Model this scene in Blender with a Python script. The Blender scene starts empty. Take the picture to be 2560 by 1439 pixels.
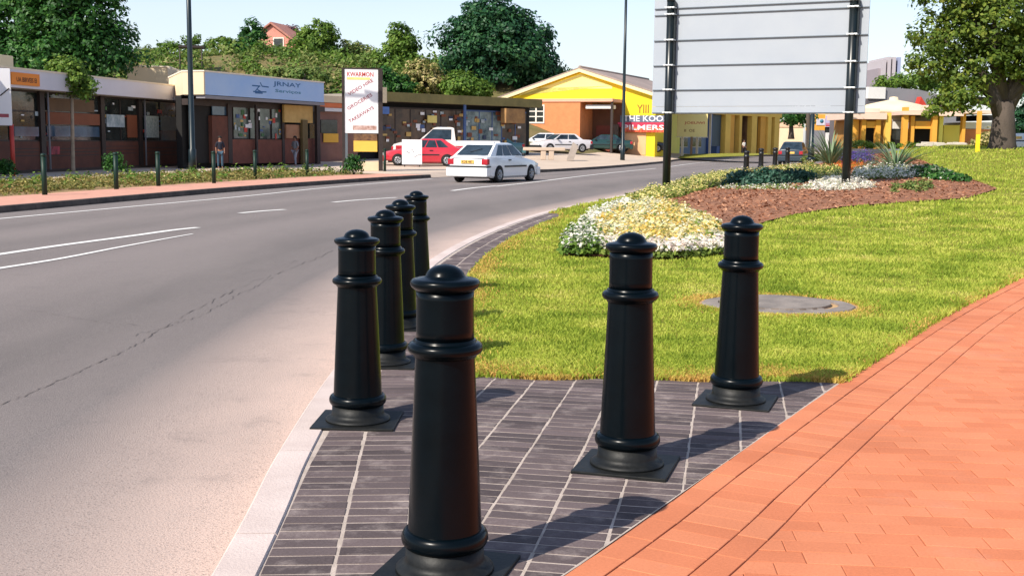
import bpy, bmesh, math, random
import numpy as np
from mathutils import Matrix, Vector
from mathutils.geometry import delaunay_2d_cdt
random.seed(7); rng = np.random.default_rng(11)
S = bpy.context.scene
col = bpy.context.collection
R = math.radians
FPX = 2900.0; CAMH = 1.43
PITCH = math.atan(369.5/FPX); ROLL = R(0.6)
CAM = Vector((0, 0, CAMH))
M = Matrix.Rotation(math.pi/2-PITCH, 3, 'X') @ Matrix.Rotation(ROLL, 3, 'Z')

def ray(px, py):
    return (M @ Vector(((px-1280)/FPX, (719.5-py)/FPX, -1))).normalized()
def at(px, py, Y):
    d = ray(px, py); return CAM + d*(Y/d.y)
def gp(px, py, z=0.0):
    d = ray(px, py); return CAM + d*((z-CAMH)/d.z)

# ---------------------------------------------------------------- road edges (measured in metres on the ground)
def sm(t):
    t = min(1, max(0, t)); return t*t*(3-2*t)
def spline(pts, n=8):
    P = [Vector((p[0], p[1])) for p in pts]; out = []
    for i in range(len(P)-1):
        p0 = P[max(i-1, 0)]; p1 = P[i]; p2 = P[i+1]; p3 = P[min(i+2, len(P)-1)]
        for k in range(n):
            t = k/n
            out.append(0.5*((2*p1)+(p2-p0)*t+(2*p0-5*p1+4*p2-p3)*t*t+(3*p1-p0-3*p2+p3)*t**3))
    out.append(P[-1]); return out
K_NEAR = spline([(-.65, -5), (-.87, 0), (-1.01, 3.78), (-1.09, 5.2), (-1.135, 7.05), (-1.12, 10), (-1.03, 13.6), (-.5, 18.0), (.56, 23.3), (2.2, 28.9), (4.6, 36.7), (7.3, 45), (10.6, 54), (15.3, 66), (21.6, 83), (29.5, 102), (43, 128), (66, 160)])
K_FAR = spline([(-15.2, -5), (-14.2, 4), (-12.4, 13.5), (-10.3, 23.3), (-8.4, 32.1), (-6.4, 39), (-4.3, 45.0), (-1.8, 50.6), (1.6, 57.5), (5.4, 67), (10.6, 84), (15.6, 103), (27, 131), (50, 168)])
def offset(curve, d):      # positive = to the right of travel (+Y)
    out = []
    for i, p in enumerate(curve):
        a = curve[max(i-1, 0)]; b = curve[min(i+1, len(curve)-1)]
        t = (b-a).normalized(); out.append(Vector((p.x+t.y*d, p.y-t.x*d)))
    return out
def cdist(curve, x, y):
    best = 1e9; q = Vector((x, y))
    for i in range(0, len(curve)-1):
        a = curve[i]; b = curve[i+1]; ab = b-a
        t = max(0, min(1, (q-a).dot(ab)/ab.length_squared)); best = min(best, (q-(a+ab*t)).length)
    return best
KN2 = K_NEAR[::3]+[K_NEAR[-1]]; KF2 = K_FAR[::3]+[K_FAR[-1]]
def xat(curve, y):
    for i in range(len(curve)-1):
        if curve[i].y <= y <= curve[i+1].y:
            t = (y-curve[i].y)/(curve[i+1].y-curve[i].y); return curve[i].x+(curve[i+1].x-curve[i].x)*t
    return curve[-1].x
def hR(x, y):
    if y < 14: return 0.0
    a = 1.3*sm((y-14)/46)+.2*sm((y-60)/55)
    return a*sm((cdist(KN2, x, y)-.6)/8)
def hL(x, y):
    if y < 54: return 0.0
    return .65*sm((y-54)/46)*sm((cdist(KF2, x, y)-1.0)/4.5)
def H(x, y):
    if x > xat(K_NEAR, y): return hR(x, y)
    return hL(x, y)
def hit(px, py, zoff=0.0):
    d = ray(px, py); t = 2.0; prev = t
    while t < 400:
        p = CAM+d*t
        if p.z <= H(p.x, p.y)+zoff:
            lo, hi = prev, t
            for _ in range(18):
                m = (lo+hi)/2; q = CAM+d*m
                if q.z <= H(q.x, q.y)+zoff: hi = m
                else: lo = m
            return CAM+d*hi
        prev = t; t *= 1.02
    return CAM+d*t

# ---------------------------------------------------------------- materials
def lin(c):
    c = c/255.0
    return c/12.92 if c <= .04045 else ((c+.055)/1.055)**2.4
def s(r, g, b): return (lin(r), lin(g), lin(b), 1)
MATS = {}
def mat(name, c, rough=.7, var=.12, scale=6.0, bump=0.0, bscale=40.0, metal=0.0, coat=0.0, spec=.5, island=0.0, detail=4, streak=None, c2=None, sub=0.0, trans=0.0):
    if name in MATS: return MATS[name]
    m = bpy.data.materials.new(name); m.use_nodes = True; nt = m.node_tree; N = nt.nodes; L = nt.links
    b = N['Principled BSDF']; b.inputs['Roughness'].default_value = rough; b.inputs['Metallic'].default_value = metal
    b.inputs['Coat Weight'].default_value = coat; b.inputs['Coat Roughness'].default_value = .08
    b.inputs['Specular IOR Level'].default_value = spec
    geo = N.new('ShaderNodeNewGeometry'); mp = N.new('ShaderNodeMapping'); L.new(geo.outputs['Position'], mp.inputs['Vector'])
    if streak: mp.inputs['Scale'].default_value = streak
    no = N.new('ShaderNodeTexNoise'); no.inputs['Scale'].default_value = scale; no.inputs['Detail'].default_value = detail; no.inputs['Roughness'].default_value = .62
    L.new(mp.outputs[0], no.inputs['Vector'])
    mx = N.new('ShaderNodeMix'); mx.data_type = 'RGBA'
    lo = [v*(1-var) for v in c[:3]]+[1]; hi = list(c2) if c2 else [min(1, v*(1+var)) for v in c[:3]]+[1]
    if c2: lo = list(c)
    mx.inputs[6].default_value = lo; mx.inputs[7].default_value = hi
    mr = N.new('ShaderNodeMapRange'); mr.inputs[1].default_value = .3; mr.inputs[2].default_value = .7
    L.new(no.outputs['Fac'], mr.inputs[0]); L.new(mr.outputs[0], mx.inputs[0])
    out = mx.outputs[2]
    if island:
        hs = N.new('ShaderNodeHueSaturation'); ma = N.new('ShaderNodeMapRange'); ma.inputs[3].default_value = 1-island; ma.inputs[4].default_value = 1+island
        L.new(geo.outputs['Random Per Island'], ma.inputs[0]); L.new(ma.outputs[0], hs.inputs['Value']); L.new(out, hs.inputs['Color']); out = hs.outputs[0]
    L.new(out, b.inputs['Base Color'])
    if bump:
        n2 = N.new('ShaderNodeTexNoise'); n2.inputs['Scale'].default_value = bscale; n2.inputs['Detail'].default_value = 5; L.new(geo.outputs['Position'], n2.inputs['Vector'])
        bp = N.new('ShaderNodeBump'); bp.inputs['Strength'].default_value = 1; bp.inputs['Distance'].default_value = bump; L.new(n2.outputs['Fac'], bp.inputs['Height']); L.new(bp.outputs[0], b.inputs['Normal'])
    if trans:
        tr = N.new('ShaderNodeBsdfTranslucent'); L.new(out, tr.inputs['Color']); ms = N.new('ShaderNodeMixShader'); ms.inputs[0].default_value = trans
        o = N['Material Output']; L.new(b.outputs[0], ms.inputs[1]); L.new(tr.outputs[0], ms.inputs[2]); L.new(ms.outputs[0], o.inputs['Surface'])
    MATS[name] = m; return m
def ramp_mat(name, stops, rough=.7, trans=.25, scale=1.2, nz=.35):
    """leaf or petal material: colour picked per leaf, nudged by a slow noise"""
    m = bpy.data.materials.new(name); m.use_nodes = True; nt = m.node_tree; N = nt.nodes; L = nt.links
    b = N['Principled BSDF']; b.inputs['Roughness'].default_value = rough; b.inputs['Specular IOR Level'].default_value = .3
    geo = N.new('ShaderNodeNewGeometry'); no = N.new('ShaderNodeTexNoise'); no.inputs['Scale'].default_value = scale; L.new(geo.outputs['Position'], no.inputs['Vector'])
    m1 = N.new('ShaderNodeMath'); m1.operation = 'MULTIPLY_ADD'; m1.inputs[1].default_value = 1-nz; 
    mr = N.new('ShaderNodeMapRange'); mr.inputs[1].default_value = .3; mr.inputs[2].default_value = .7; mr.inputs[4].default_value = nz
    L.new(no.outputs['Fac'], mr.inputs[0]); L.new(geo.outputs['Random Per Island'], m1.inputs[0]); L.new(mr.outputs[0], m1.inputs[2])
    cr = N.new('ShaderNodeValToRGB'); cr.color_ramp.interpolation = 'LINEAR'
    e = cr.color_ramp.elements
    e[0].position = stops[0][0]; e[0].color = stops[0][1]; e[1].position = stops[-1][0]; e[1].color = stops[-1][1]
    for p, c in stops[1:-1]:
        n = e.new(p); n.color = c
    L.new(m1.outputs[0], cr.inputs[0]); L.new(cr.outputs[0], b.inputs['Base Color'])
    tr = N.new('ShaderNodeBsdfTranslucent'); L.new(cr.outputs[0], tr.inputs['Color']); ms = N.new('ShaderNodeMixShader'); ms.inputs[0].default_value = trans
    o = N['Material Output']; L.new(b.outputs[0], ms.inputs[1]); L.new(tr.outputs[0], ms.inputs[2]); L.new(ms.outputs[0], o.inputs['Surface'])
    MATS[name] = m; return m

# ---------------------------------------------------------------- mesh builder
class MB:
    def __init__(self): self.v = []; self.f = []; self.mi = []; self.sm = []
    def add(self, vs, fs, mi=0, smooth=False, T=None):
        o = len(self.v)
        for p in vs:
            p = Vector(p); self.v.append(tuple(T @ p) if T else tuple(p))
        for f in fs: self.f.append([o+i for i in f]); self.mi.append(mi); self.sm.append(smooth)
        return self
    def box(self, x0, x1, y0, y1, z0, z1, mi=0, T=None):
        vs = [(x, y, z) for z in (z0, z1) for y in (y0, y1) for x in (x0, x1)]
        return self.add(vs, [(0, 2, 3, 1), (4, 5, 7, 6), (0, 1, 5, 4), (2, 6, 7, 3), (0, 4, 6, 2), (1, 3, 7, 5)], mi, False, T)
    def bbox(self, x0, x1, y0, y1, z0, z1, b=.01, mi=0, T=None):
        """bevelled box"""
        bm = bmesh.new(); bmesh.ops.create_cube(bm, size=1)
        for v in bm.verts: v.co = Vector(((x0+x1)/2+v.co.x*(x1-x0), (y0+y1)/2+v.co.y*(y1-y0), (z0+z1)/2+v.co.z*(z1-z0)))
        bmesh.ops.bevel(bm, geom=bm.edges[:], offset=b, segments=2, affect='EDGES', profile=.6)
        bm.verts.index_update()
        self.add([v.co.copy() for v in bm.verts], [[v.index for v in f.verts] for f in bm.faces], mi, False, T); bm.free(); return self
    def prism(self, poly, axis, a0, a1, mi=0, T=None):
        """poly: 2D points; axis 'y' -> poly in xz, 'z' -> xy, 'x' -> yz; extruded a0..a1"""
        n = len(poly)
        def P(u, w, a): return {'y': (u, a, w), 'z': (u, w, a), 'x': (a, u, w)}[axis]
        vs = [P(u, w, a0) for u, w in poly]+[P(u, w, a1) for u, w in poly]
        fs = [list(range(n))[::-1], list(range(n, 2*n))]+[(i, (i+1) % n, n+(i+1) % n, n+i) for i in range(n)]
        return self.add(vs, fs, mi, False, T)
    def lathe(self, prof, n=32, mi=0, c=(0, 0, 0), smooth=True, cap=True):
        vs = []; fs = []
        for r, z in prof:
            for k in range(n):
                a = 2*math.pi*k/n; vs.append((c[0]+r*math.cos(a), c[1]+r*math.sin(a), c[2]+z))
        for i in range(len(prof)-1):
            for k in range(n): fs.append((i*n+k, i*n+(k+1) % n, (i+1)*n+(k+1) % n, (i+1)*n+k))
        self.add(vs, fs, mi, smooth)
        if cap:
            o = len(self.v)-len(vs)
            self.f.append([o+k for k in range(n)][::-1]); self.mi.append(mi); self.sm.append(False)
            self.f.append([o+(len(prof)-1)*n+k for k in range(n)]); self.mi.append(mi); self.sm.append(False)
        return self
    def tube(self, pts, rad, n=8, mi=0):
        P = [Vector(p) for p in pts]; rs = rad if isinstance(rad, (list, tuple)) else [rad]*len(P)
        vs = []; fs = []
        for i, p in enumerate(P):
            t = (P[min(i+1, len(P)-1)]-P[max(i-1, 0)]).normalized()
            u = t.cross(Vector((0, 0, 1))) if abs(t.z) < .95 else t.cross(Vector((0, 1, 0)))
            u.normalize(); w = t.cross(u)
            for k in range(n):
                a = 2*math.pi*k/n; vs.append(p+(u*math.cos(a)+w*math.sin(a))*rs[i])
        for i in range(len(P)-1):
            for k in range(n): fs.append((i*n+k, i*n+(k+1) % n, (i+1)*n+(k+1) % n, (i+1)*n+k))
        fs += [list(range(n))[::-1], [(len(P)-1)*n+k for k in range(n)]]
        return self.add(vs, fs, mi, True)
    def quad(self, a, b, c, d, mi=0): return self.add([a, b, c, d], [(0, 1, 2, 3)], mi)
    def build(self, name, mats, parent=None, fix=True):
        me = bpy.data.meshes.new(name); me.from_pydata(self.v, [], self.f)
        for m in (mats if isinstance(mats, (list, tuple)) else [mats]): me.materials.append(m)
        me.polygons.foreach_set('material_index', self.mi); me.polygons.foreach_set('use_smooth', self.sm); me.update()
        if fix:
            bm = bmesh.new(); bm.from_mesh(me); bmesh.ops.recalc_face_normals(bm, faces=bm.faces); bm.to_mesh(me); bm.free()
        o = bpy.data.objects.new(name, me); col.objects.link(o)
        if parent: o.parent = parent
        return o
def np_mesh(name, V, F, mats, parent=None, midx=None, smooth=False):
    """V (n,3), F (m,k) uniform polygons, fast"""
    me = bpy.data.meshes.new(name); V = np.asarray(V, dtype=np.float32); F = np.asarray(F, dtype=np.int32)
    me.vertices.add(len(V)); me.vertices.foreach_set('co', V.ravel()); k = F.shape[1]
    me.loops.add(F.size); me.loops.foreach_set('vertex_index', F.ravel())
    me.polygons.add(len(F)); me.polygons.foreach_set('loop_start', np.arange(0, F.size, k, dtype=np.int32))
    for m in (mats if isinstance(mats, (list, tuple)) else [mats]): me.materials.append(m)
    if midx is not None: me.polygons.foreach_set('material_index', np.asarray(midx, dtype=np.int32))
    me.polygons.foreach_set('use_smooth', np.full(len(F), smooth)); me.update(calc_edges=True); me.validate()
    o = bpy.data.objects.new(name, me); col.objects.link(o)
    if parent: o.parent = parent
    return o
def tag(o, label, cat, group=None, kind=None):
    if label: o['label'] = label
    if cat: o['category'] = cat
    if group: o['group'] = group
    if kind: o['kind'] = kind
    return o
def thing(name, label, cat, loc=(0, 0, 0), rz=0.0, group=None, kind=None):
    o = bpy.data.objects.new(name, None); col.objects.link(o); o.empty_display_size = .3
    o.location = loc; o.rotation_euler = (0, 0, rz); return tag(o, label, cat, group, kind)
def struct(o, label=None): o['kind'] = 'structure'; (label and o.__setitem__('label', label)); return o
def copy_tree(root, loc, rz, label):
    c = root.copy(); col.objects.link(c); c.location = loc; c.rotation_euler = (0, 0, rz); c['label'] = label
    for ch in root.children:
        d = ch.copy(); col.objects.link(d); d.parent = c
        for g in ch.children:
            e = g.copy(); col.objects.link(e); e.parent = d
    return c
def sheet(name, poly, hf, m, step=None, parent=None):
    """flat or terrain-following sheet filling a polygon"""
    P = [Vector((p[0], p[1])) for p in poly]; n = len(P); extra = []
    if step:
        xs = [p.x for p in P]; ys = [p.y for p in P]
        def inside(x, y):
            c = False
            for i in range(n):
                a = P[i]; b = P[i-1]
                if (a.y > y) != (b.y > y) and x < (b.x-a.x)*(y-a.y)/(b.y-a.y)+a.x: c = not c
            return c
        y = min(ys)
        while y < max(ys):
            st = step*(1+max(0, y-20)*.03); x = min(xs)
            while x < max(xs):
                if inside(x, y): extra.append(Vector((x, y)))
                x += st
            y += st
    v, e, f, *_ = delaunay_2d_cdt(P+extra, [], [list(range(n))], 1, 1e-5)
    V = [(p.x, p.y, hf(p.x, p.y) if callable(hf) else hf) for p in v]
    b = MB(); b.add(V, [list(x) for x in f], 0, True)
    return b.build(name, m, parent)
def ribbon(b, cu0, cu1, z0, z1=None, mi=0, smooth=True):
    """strip between two curves with equal counts"""
    z1 = z0 if z1 is None else z1; n = len(cu0)
    fz = lambda z, p: z(p.x, p.y) if callable(z) else z
    vs = [(p.x, p.y, fz(z0, p)) for p in cu0]+[(p.x, p.y, fz(z1, p)) for p in cu1]
    b.add(vs, [(i, i+1, n+i+1, n+i) for i in range(n-1)], mi, smooth)
def text_mesh(name, txt, m, parent, x, y, z, h, w=None, depth=.01, shear=0.0, rot=0.0, center=False):
    cu = bpy.data.curves.new(name, 'FONT'); cu.body = txt; cu.size = 1; cu.extrude = 0; cu.shear = shear; cu.offset = .012; cu.resolution_u = 2
    to = bpy.data.objects.new(name+'_tmp', cu); col.objects.link(to)
    dg = bpy.context.evaluated_depsgraph_get(); dg.update(); me = bpy.data.meshes.new_from_object(to.evaluated_get(dg)); bpy.data.objects.remove(to)
    me.materials.clear(); me.materials.append(m)
    xs = [v.co.x for v in me.vertices]; ys = [v.co.y for v in me.vertices]; x0, x1, y0, y1 = min(xs), max(xs), min(ys), max(ys)
    sy = h/(y1-y0); sx = (w/(x1-x0)) if w else sy
    ca, sa = math.cos(rot), math.sin(rot)
    for v in me.vertices:
        u = (v.co.x-x0)*sx; q = (v.co.y-y0)*sy
        v.co = Vector((x+u*ca-q*sa, y, z+u*sa+q*ca))
    me.update(); o = bpy.data.objects.new(name, me); col.objects.link(o); o.parent = parent
    return o
class Frame:
    """vertical plane through two ground points; local x to the right, local -y towards the viewer"""
    def __init__(self, p0, p1, z=0.0):
        self.o = Vector((p0[0], p0[1], z)); d = Vector((p1[0]-p0[0], p1[1]-p0[1])); self.len = d.length; self.rz = math.atan2(d.y, d.x)
        self.ux = Vector((d.x, d.y, 0)).normalized(); self.uy = Vector((-self.ux.y, self.ux.x, 0))
    def loc(self, px, py, off=0.0):
        d = ray(px, py); q = self.o+self.uy*off; t = (q-CAM).dot(self.uy)/d.dot(self.uy); p = CAM+d*t-self.o
        return p.dot(self.ux), p.z
    def x(self, px, off=0.0, py=330): return self.loc(px, py, off)[0]
    def z(self, px, py, off=0.0): return self.loc(px, py, off)[1]

# ---------------------------------------------------------------- camera, light, sky
cd = bpy.data.cameras.new('camera'); cam = bpy.data.objects.new('camera', cd); col.objects.link(cam)
cam.matrix_world = Matrix.Translation(CAM) @ M.to_4x4(); cd.sensor_width = 36; cd.lens = 36*FPX/2560; cd.clip_end = 6000; cd.clip_start = .05
S.camera = cam
SUN_EL = R(43.2); SDX, SDY = -.703, -.711
sd = Vector((SDX*math.cos(SUN_EL), SDY*math.cos(SUN_EL), math.sin(SUN_EL)))
ld = bpy.data.lights.new('sun', 'SUN'); ld.energy = 5.0; ld.angle = R(.55); ld.color = (1, .93, .82)
lo = bpy.data.objects.new('sun', ld); col.objects.link(lo); lo.rotation_euler = sd.to_track_quat('Z', 'Y').to_euler()
w = bpy.data.worlds.new('World'); S.world = w; w.use_nodes = True; wn = w.node_tree
sky = wn.nodes.new('ShaderNodeTexSky'); sky.sky_type = 'NISHITA'; sky.sun_disc = False; sky.sun_elevation = SUN_EL
sky.sun_rotation = math.atan2(SDX, SDY); sky.air_density = 1.0; sky.dust_density = 1.0; sky.ozone_density = 1.5; sky.altitude = 100
# thin bright summer haze, strongest towards the horizon
tc = wn.nodes.new('ShaderNodeTexCoord'); sx = wn.nodes.new('ShaderNodeSeparateXYZ'); wn.links.new(tc.outputs['Generated'], sx.inputs[0])
hr = wn.nodes.new('ShaderNodeValToRGB'); wn.links.new(sx.outputs['Z'], hr.inputs[0])
for i_, (p_, c_) in enumerate([(0, (.62, .60, .72, 1)), (.10, (.66, .66, .78, 1)), (.28, (.27, .33, .48, 1)), (1, (.10, .15, .28, 1))]):
    e_ = hr.color_ramp.elements[i_] if i_ < 2 else hr.color_ramp.elements.new(p_)
    e_.position = p_; e_.color = c_
sc_ = wn.nodes.new('ShaderNodeVectorMath'); sc_.operation = 'SCALE'; sc_.inputs['Scale'].default_value = 4.4; wn.links.new(hr.outputs[0], sc_.inputs[0])
cn = wn.nodes.new('ShaderNodeTexNoise'); cn.inputs['Scale'].default_value = 2.2; cn.inputs['Detail'].default_value = 5; cm = wn.nodes.new('ShaderNodeMapping'); cm.inputs['Scale'].default_value = (1, 1, 4); wn.links.new(tc.outputs['Generated'], cm.inputs[0]); wn.links.new(cm.outputs[0], cn.inputs['Vector'])
cr_ = wn.nodes.new('ShaderNodeMapRange'); cr_.inputs[1].default_value = .3; cr_.inputs[2].default_value = .75; cr_.inputs[3].default_value = .96; cr_.inputs[4].default_value = 1.08; wn.links.new(cn.outputs['Fac'], cr_.inputs[0])
s2_ = wn.nodes.new('ShaderNodeVectorMath'); s2_.operation = 'SCALE'; wn.links.new(sc_.outputs[0], s2_.inputs[0]); wn.links.new(cr_.outputs[0], s2_.inputs['Scale'])
ad = wn.nodes.new('ShaderNodeVectorMath'); ad.operation = 'ADD'; wn.links.new(sky.outputs[0], ad.inputs[0]); wn.links.new(s2_.outputs[0], ad.inputs[1])
wn.links.new(ad.outputs[0], wn.nodes['Background'].inputs[0]); wn.nodes['Background'].inputs[1].default_value = .10
S.view_settings.view_transform = 'Standard'; S.view_settings.look = 'None'; S.view_settings.exposure = .27; S.view_settings.gamma = 1
# ================================================================ GROUND, ROAD, KERBS
ground_m = mat('ground_soil', s(120, 108, 92), .95, .2, .5, .01, 8)
b = MB(); g = 3000
b.add([(-g, -400, -.3), (g, -400, -.3), (g, g, -.3), (-g, g, -.3)], [(0, 1, 2, 3)])
struct(b.build('ground', ground_m))

def asphalt():
    m = bpy.data.materials.new('asphalt'); m.use_nodes = True; nt = m.node_tree; N = nt.nodes; L = nt.links; b = N['Principled BSDF']
    b.inputs['Roughness'].default_value = .88; b.inputs['Specular IOR Level'].default_value = .35
    geo = N.new('ShaderNodeNewGeometry'); att = N.new('ShaderNodeAttribute'); att.attribute_name = 'across'
    def noise(sc, det=4, st=None):
        n = N.new('ShaderNodeTexNoise'); n.inputs['Scale'].default_value = sc; n.inputs['Detail'].default_value = det; n.inputs['Roughness'].default_value = .65
        mp = N.new('ShaderNodeMapping'); L.new(geo.outputs['Position'], mp.inputs[0]); L.new(mp.outputs[0], n.inputs['Vector'])
        if st: mp.inputs['Scale'].default_value = st
        return n.outputs['Fac']
    def mr(x, a, b_, c=0, d=1):
        n = N.new('ShaderNodeMapRange'); n.inputs[1].default_value = a; n.inputs[2].default_value = b_; n.inputs[3].default_value = c; n.inputs[4].default_value = d; L.new(x, n.inputs[0]); return n.outputs[0]
    def mul(x, y):
        n = N.new('ShaderNodeMath'); n.operation = 'MULTIPLY'; L.new(x, n.inputs[0]); L.new(y, n.inputs[1]); return n.outputs[0]
    def mix(f, a, b_):
        n = N.new('ShaderNodeMix'); n.data_type = 'RGBA'; L.new(f, n.inputs[0])
        for i, v in ((6, a), (7, b_)):
            if isinstance(v, tuple): n.inputs[i].default_value = v
            else: L.new(v, n.inputs[i])
        return n.outputs[2]
    base = mix(mr(noise(.35, 5, (1.6, .35, 1)), .35, .65), s(98, 91, 88), s(120, 111, 107))
    # worn wheel tracks: lane polish, along the road
    cr = N.new('ShaderNodeValToRGB'); e = cr.color_ramp; 
    for i, (p, v) in enumerate([(0, .7), (.06, .6), (.14, .3), (.2, .05), (.27, .4), (.36, .75), (.45, .3), (.5, .55), (.57, .25), (.67, .7), (.76, .25), (.86, .6), (1, .4)]):
        el = e.elements[i] if i < 2 else e.elements.new(p)
        el.position = p; el.color = (v, v, v, 1)
    e.elements[0].position = 0; L.new(att.outputs['Fac'], cr.inputs[0])
    c1 = mix(cr.outputs[0], base, s(136, 125, 121))
    # pale sandy dust drifted against the near kerb
    d1 = mul(mr(att.outputs['Fac'], .0, .105, 1, 0), mr(noise(.55, 4, (1, .5, 1)), .25, .6, .5, 1))
    d1 = mr(d1, .0, .75, 0, 1)
    c2 = mix(d1, c1, s(206, 180, 166))
    # aggregate
    sp = noise(170, 2); c3 = mix(mr(sp, .53, .70, 0, .6), c2, s(170, 162, 156)); sp2 = noise(120, 2); c4 = mix(mr(sp2, .54, .70, 0, .65), c3, s(78, 72, 70))
    bl = noise(2.2, 6); c5 = mix(mr(bl, .58, .75, 0, .35), c4, s(105, 98, 96))
    L.new(c5, b.inputs['Base Color'])
    bp = N.new('ShaderNodeBump'); bp.inputs['Distance'].default_value = .005; L.new(noise(110, 4), bp.inputs['Height']); L.new(bp.outputs[0], b.inputs['Normal'])
    return m
asph = asphalt()
NA = 16
def road_mesh():
    # resample both kerbs against each other by index fraction in arclength-like Y parameter
    cu0 = K_NEAR; n = 120
    def samp(c, t):
        x = t*(len(c)-1); i = min(int(x), len(c)-2); return c[i].lerp(c[i+1], x-i)
    # match: nearest point on the far kerb
    fars = [samp(K_FAR, k/400) for k in range(401)]; rows = []; last = 0
    for k in range(n+1):
        p = samp(K_NEAR, k/n); j = min(range(last, 401), key=lambda q: (fars[q]-p).length); last = j; rows.append((p, fars[j]))
    rows[0] = (K_NEAR[0], K_FAR[0]); rows[-1] = (K_NEAR[-1], K_FAR[-1])
    V = []; A = []
    for p, q in rows:
        for i in range(NA+1):
            r = p.lerp(q, i/NA); V.append((r.x, r.y, -.13+.05*math.sin(math.pi*i/NA))); A.append(i/NA)
    F = [(k*(NA+1)+i, k*(NA+1)+i+1, (k+1)*(NA+1)+i+1, (k+1)*(NA+1)+i) for k in range(n) for i in range(NA)]
    o = np_mesh('road', V, F, asph, smooth=True)
    at_ = o.data.attributes.new('across', 'FLOAT', 'POINT'); at_.data.foreach_set('value', A)
    return struct(o), rows
road, ROWS = road_mesh()
def road_z(x, y):
    best = 0; bd = 1e9
    for p, q in ROWS:
        ab = q-p; t = (Vector((x, y))-p).dot(ab)/ab.length_squared; c = p+ab*max(0, min(1, t)); d = (c-Vector((x, y))).length
        if d < bd: bd = d; best = max(0, min(1, t))
    return -.13+.05*math.sin(math.pi*best)
def on_road(px, py):
    p = gp(px, py, -.1)
    for _ in range(4): p = gp(px, py, road_z(p.x, p.y))
    return Vector((p.x, p.y))
# painted lines
paint = mat('road_paint', s(232, 228, 222), .75, .12, 9, .001, 60)
def line(pts, w, name='road_marking', w1=None, m=None):
    P = spline([on_road(*p) for p in pts], 10); n = len(P); b = MB()
    L_ = offset(P, -w/2); R_ = offset(P, w/2)
    vs = []
    for i in range(n):
        k = 1 if w1 is None else 1+(w1/w-1)*i/(n-1)
        for c in (L_, R_):
            q = P[i]+(c[i]-P[i])*k; vs.append((q.x, q.y, road_z(q.x, q.y)+.006))
    b.add(vs, [(2*i, 2*i+1, 2*i+3, 2*i+2) for i in range(n-1)], 0, True); o = b.build(name, m or paint); return struct(o)
line([(-60, 552), (0, 547), (250, 524), (480, 503), (630, 489), (800, 471), (960, 457), (1080, 447)], .12)
line([(-60, 645), (0, 636), (150, 614), (330, 590), (430, 576), (495, 569)], .14)
line([(-60, 681), (0, 671), (150, 647), (300, 618), (420, 596), (482, 585)], .12, w1=.04)
line([(600, 533), (655, 528), (712, 524)], .15)
line([(832, 506), (900, 500), (992, 494)], .13)
line([(1130, 477), (1185, 470), (1240, 465)], .15)
line([(1240, 466), (1340, 455), (1450, 441), (1560, 429), (1640, 421)], .13)
line([(1660, 419), (1740, 408), (1830, 399)], .13)
# cracks sealed with tar: jagged hairlines
tar = mat('tar', s(98, 90, 86), .9, .3, 9)
def crack(pts, w, name='road_crack'):
    P = []
    for (a, c) in zip(pts[:-1], pts[1:]):
        for k in range(14):
            t = k/14; P.append((a[0]+(c[0]-a[0])*t+random.uniform(-4, 4), a[1]+(c[1]-a[1])*t+random.uniform(-3, 3)))
    b = MB(); Q = [on_road(*p) for p in P]; i = 0
    while i < len(Q)-3:
        ln = random.randint(2, 5); seg = Q[i:i+ln+1]
        if len(seg) < 2: break
        n = len(seg); Lc = offset(seg, -1); vs = []
        for j in range(n):
            ww = w*random.uniform(.25, 1)*(0.15 if j in (0, n-1) else 1)
            d = (Lc[j]-seg[j]); 
            for sg in (1, -1): q = seg[j]+d*sg*ww/2; vs.append((q.x, q.y, road_z(q.x, q.y)+.004))
        b.add(vs, [(2*k, 2*k+1, 2*k+3, 2*k+2) for k in range(n-1)]); i += ln+(1 if random.random() < .35 else 0)
    return struct(b.build(name, tar))
crack([(-20, 1022), (120, 965), (240, 908), (330, 868), (420, 812), (520, 760), (600, 716), (700, 680), (790, 646), (850, 618)], .012)
crack([(330, 840), (420, 815), (500, 790), (600, 735), (690, 690)], .009)
crack([(40, 770), (160, 790), (250, 806), (420, 818)], .007)
crack([(560, 700), (660, 668), (760, 650)], .006)
# kerbs
kerb_n = mat('kerb_concrete', s(192, 174, 166), .88, .16, 2.2, .003, 90, c2=s(214, 197, 189))
kerb_d = mat('kerb_dark', s(98, 86, 78), .9, .25, 2.5, .003, 40, c2=s(60, 54, 50))
def kerb(curve, side, wid, m, seg_len, name, zt=.0, zb=-.2, bat=.02, skip=None):
    """kerb stones with open joints; side +1 = body lies right of the curve"""
    b = MB(); acc = 0; run = [curve[0]]
    dense = []
    for i in range(len(curve)-1):
        k = max(1, int((curve[i+1]-curve[i]).length/.2))
        for j in range(k): dense.append(curve[i].lerp(curve[i+1], j/k))
    def flush(run):
        if len(run) < 2: return
        f = offset(run, bat*side); a = offset(run, (bat+.012)*side); c = offset(run, (wid-.01)*side); d = offset(run, wid*side)
        prof = [(run, zb), (run, zt-.09), (f, zt-.014), (a, zt), (c, zt), (d, zt-.012), (d, zb)]
        n = len(run); o = len(b.v)
        vs = []
        for cu, z in prof: vs += [(p.x, p.y, z) for p in cu]
        fs = [(j*n+i, j*n+i+1, (j+1)*n+i+1, (j+1)*n+i) for j in range(len(prof)-1) for i in range(n-1)]
        fs += [[j*n for j in range(len(prof))], [j*n+n-1 for j in range(len(prof))][::-1]]
        b.add(vs, fs)
    run = []; acc = 0
    for i, p in enumerate(dense):
        if skip and skip(p): flush(run); run = []; acc = 0; continue
        if run: acc += (p-run[-1]).length
        run.append(p)
        if acc >= seg_len:
            t = (run[-1]-run[-2]).normalized(); last = run[-1]; run[-1] = last-t*.006; flush(run); run = [last+t*.002]; acc = 0
    flush(run)
    return struct(b.build(name, m, None, False))
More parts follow.
